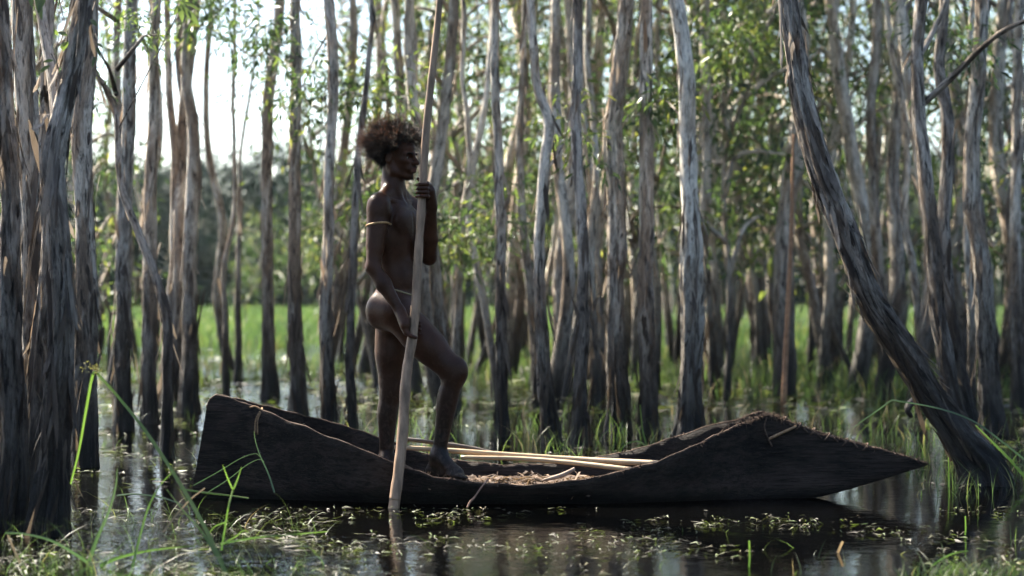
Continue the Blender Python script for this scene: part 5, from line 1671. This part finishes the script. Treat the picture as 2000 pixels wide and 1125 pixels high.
blade_thing('sedge', 'yellow-green upright sedge between prow and leaning trunk', [(1853, 952, 9.4), (1853, 925, 9.4), (1852, 893, 9.4)], 0.006, 0.003, SEDGE, 'sedge')
blade_thing('sedge', 'folded pale sedge standing behind the canoe under the tall even trunk', [(1263, 870, 11.6), (1255, 840, 11.6), (1250, 790, 11.6)], 0.007, 0.004, SEDGE, 'sedge',
            parts=[('broken_tip', [(1263, 872, 11.5), (1245, 862, 11.5), (1222, 868, 11.5), (1208, 885, 11.5)], 0.005, 0.003)])

# upright stick
shaft('dead_stick', 'thin straight orange-brown stick standing in the water right of the white trunk', [(1530, 792, 16.2), (1535, 680, 16.2), (1541, 560, 16.2), (1546, 450, 16.2), (1548, 340, 16.2), (1550, 262, 16.2)], [0.028, 0.025, 0.022, 0.018, 0.010], simple('stick_bark', (0.42, 0.23, 0.13)), None, 'stick', 40, 10)

# leaf sprigs hanging into the top left, near the camera
def sprig(root, name, twig, leaves, mat):
    P = catmull(np.array([tuple(at(*p)) for p in twig]), 16) - np.array(root.location)
    Vt, fs = tube(P, np.linspace(0.004, 0.0015, 16), 5)
    tw = link(name, mesh(name, Vt, fs, True, {'bark': Vt}), BARK_DARK, root)
    for (x0, y0, x1, y1, Yd, w) in leaves:
        a, b = np.array(tuple(at(x0, y0, Yd))), np.array(tuple(at(x1, y1, Yd - 0.02)))
        L = np.linalg.norm(b - a)
        C_ = np.array([a, a * 0.65 + b * 0.35 + [0, 0, L * 0.06], a * 0.3 + b * 0.7 + [0, 0, L * 0.05], b]) - np.array(root.location)
        P2 = catmull(C_, 9)
        V2, Q2 = ribbon_geo(P2, w * np.array([0.15, 0.55, 0.85, 1, 1, 0.9, 0.7, 0.4, 0.05]), None, 0.3)
        link('leaf', mesh('leaf', V2, Q2, True, {'tone': np.full(len(V2), 0.75 if mat is LEAF else 0.5)}), mat, tw)
sprig(t3, 'twig', [(108, 175, 7.7), (112, 140, 7.6), (110, 100, 7.5), (118, 60, 7.5)],
      [(112, 62, 132, 70, 7.5, .010), (118, 95, 130, 84, 7.5, .011), (122, 100, 134, 80, 7.48, .010), (98, 128, 74, 145, 7.5, .009), (104, 118, 84, 122, 7.52, .008), (114, 70, 104, 58, 7.5, .008), (176, 38, 190, 52, 7.5, .010)], LEAF)
sprig(t3, 'twig', [(150, -30, 7.7), (185, 60, 7.6), (190, 100, 7.5), (186, 120, 7.5)],
      [(188, 92, 196, 112, 7.5, .007), (186, 110, 180, 132, 7.5, .007), (190, 85, 202, 94, 7.5, .006), (70, -10, 82, 40, 7.5, .014), (90, -12, 74, 26, 7.5, .012), (60, -15, 62, 14, 7.5, .012)], LEAF)
sprig(t7, 'twig', [(232, 250, 9.6), (300, 120, 9.2), (340, 40, 9.0), (352, 8, 8.9)],
      [(352, 8, 356, 44, 8.9, .016), (356, 10, 374, 40, 8.9, .013), (362, 16, 390, 54, 8.9, .014), (350, 12, 340, 30, 8.9, .010), (358, 4, 392, 22, 8.9, .009)], LEAF)

# ------------------------------------------------------------------ damp air between the trees
def haze_box():
    m, nt, out = new_mat('haze')
    g = G(nt)
    pv = g.n('ShaderNodeVolumePrincipled', {'Color': (0.80, 0.90, 1.0, 1), 'Density': 0.0001, 'Anisotropy': 0.3})
    nt.links.new(pv.outputs[0], out.inputs['Volume'])
    bm = bmesh.new()
    bmesh.ops.create_cube(bm, size=1.0)
    me = bpy.data.meshes.new('haze')
    for v in bm.verts:
        v.co = Vector((v.co.x * 2000, v.co.y * 2000, 7.0 + v.co.z * 18.0))
    bm.to_mesh(me); bm.free()
    link('haze', me, m, None, kind='stuff')
haze_box()

# loose bark flaps hanging off the nearest trunks
def flap(root, px, py, Yd, w, h, curl, lean, tone):
    u_, v_ = np.meshgrid(np.linspace(-1, 1, 7), np.linspace(0, 1, 8))
    c = np.array(tuple(at(px, py, Yd)))
    nz = noise(np.stack([u_ * 1.3 + px, v_ * 2.1, u_ * 0 + 1.0], -1))
    X = u_ * w * (1 - 0.35 * v_ ** 2 + 0.35 * nz) + lean * v_
    Yy = -curl * v_ ** 2 - 0.3 * w * u_ ** 2 + 0.012 * nz
    Z = -h * v_ * (1 + 0.25 * nz)
    V_ = np.stack([X, Yy, Z], -1).reshape(-1, 3) + c - np.array(root.location)
    i_ = np.arange(7)[:, None] * 7
    j_ = np.arange(6)[None]
    Q = np.stack([i_ + j_, i_ + j_ + 1, i_ + j_ + 8, i_ + j_ + 7], -1).reshape(-1, 4)
    link('bark_flap', mesh('bark_flap', V_, Q, True, {'tone': np.full(len(V_), tone)}), STRIP, root)
flap(t3, 88, 222, 7.6, 0.022, 0.075, 0.04, -0.035, 0.85)
add_branch(tl, [at(1800, 775, 9.95), at(1782, 785, 9.85), at(1772, 800, 9.8), at(1780, 815, 9.8)], 0.03, 0.012, BARK, 14, 3, 'stub', 8)
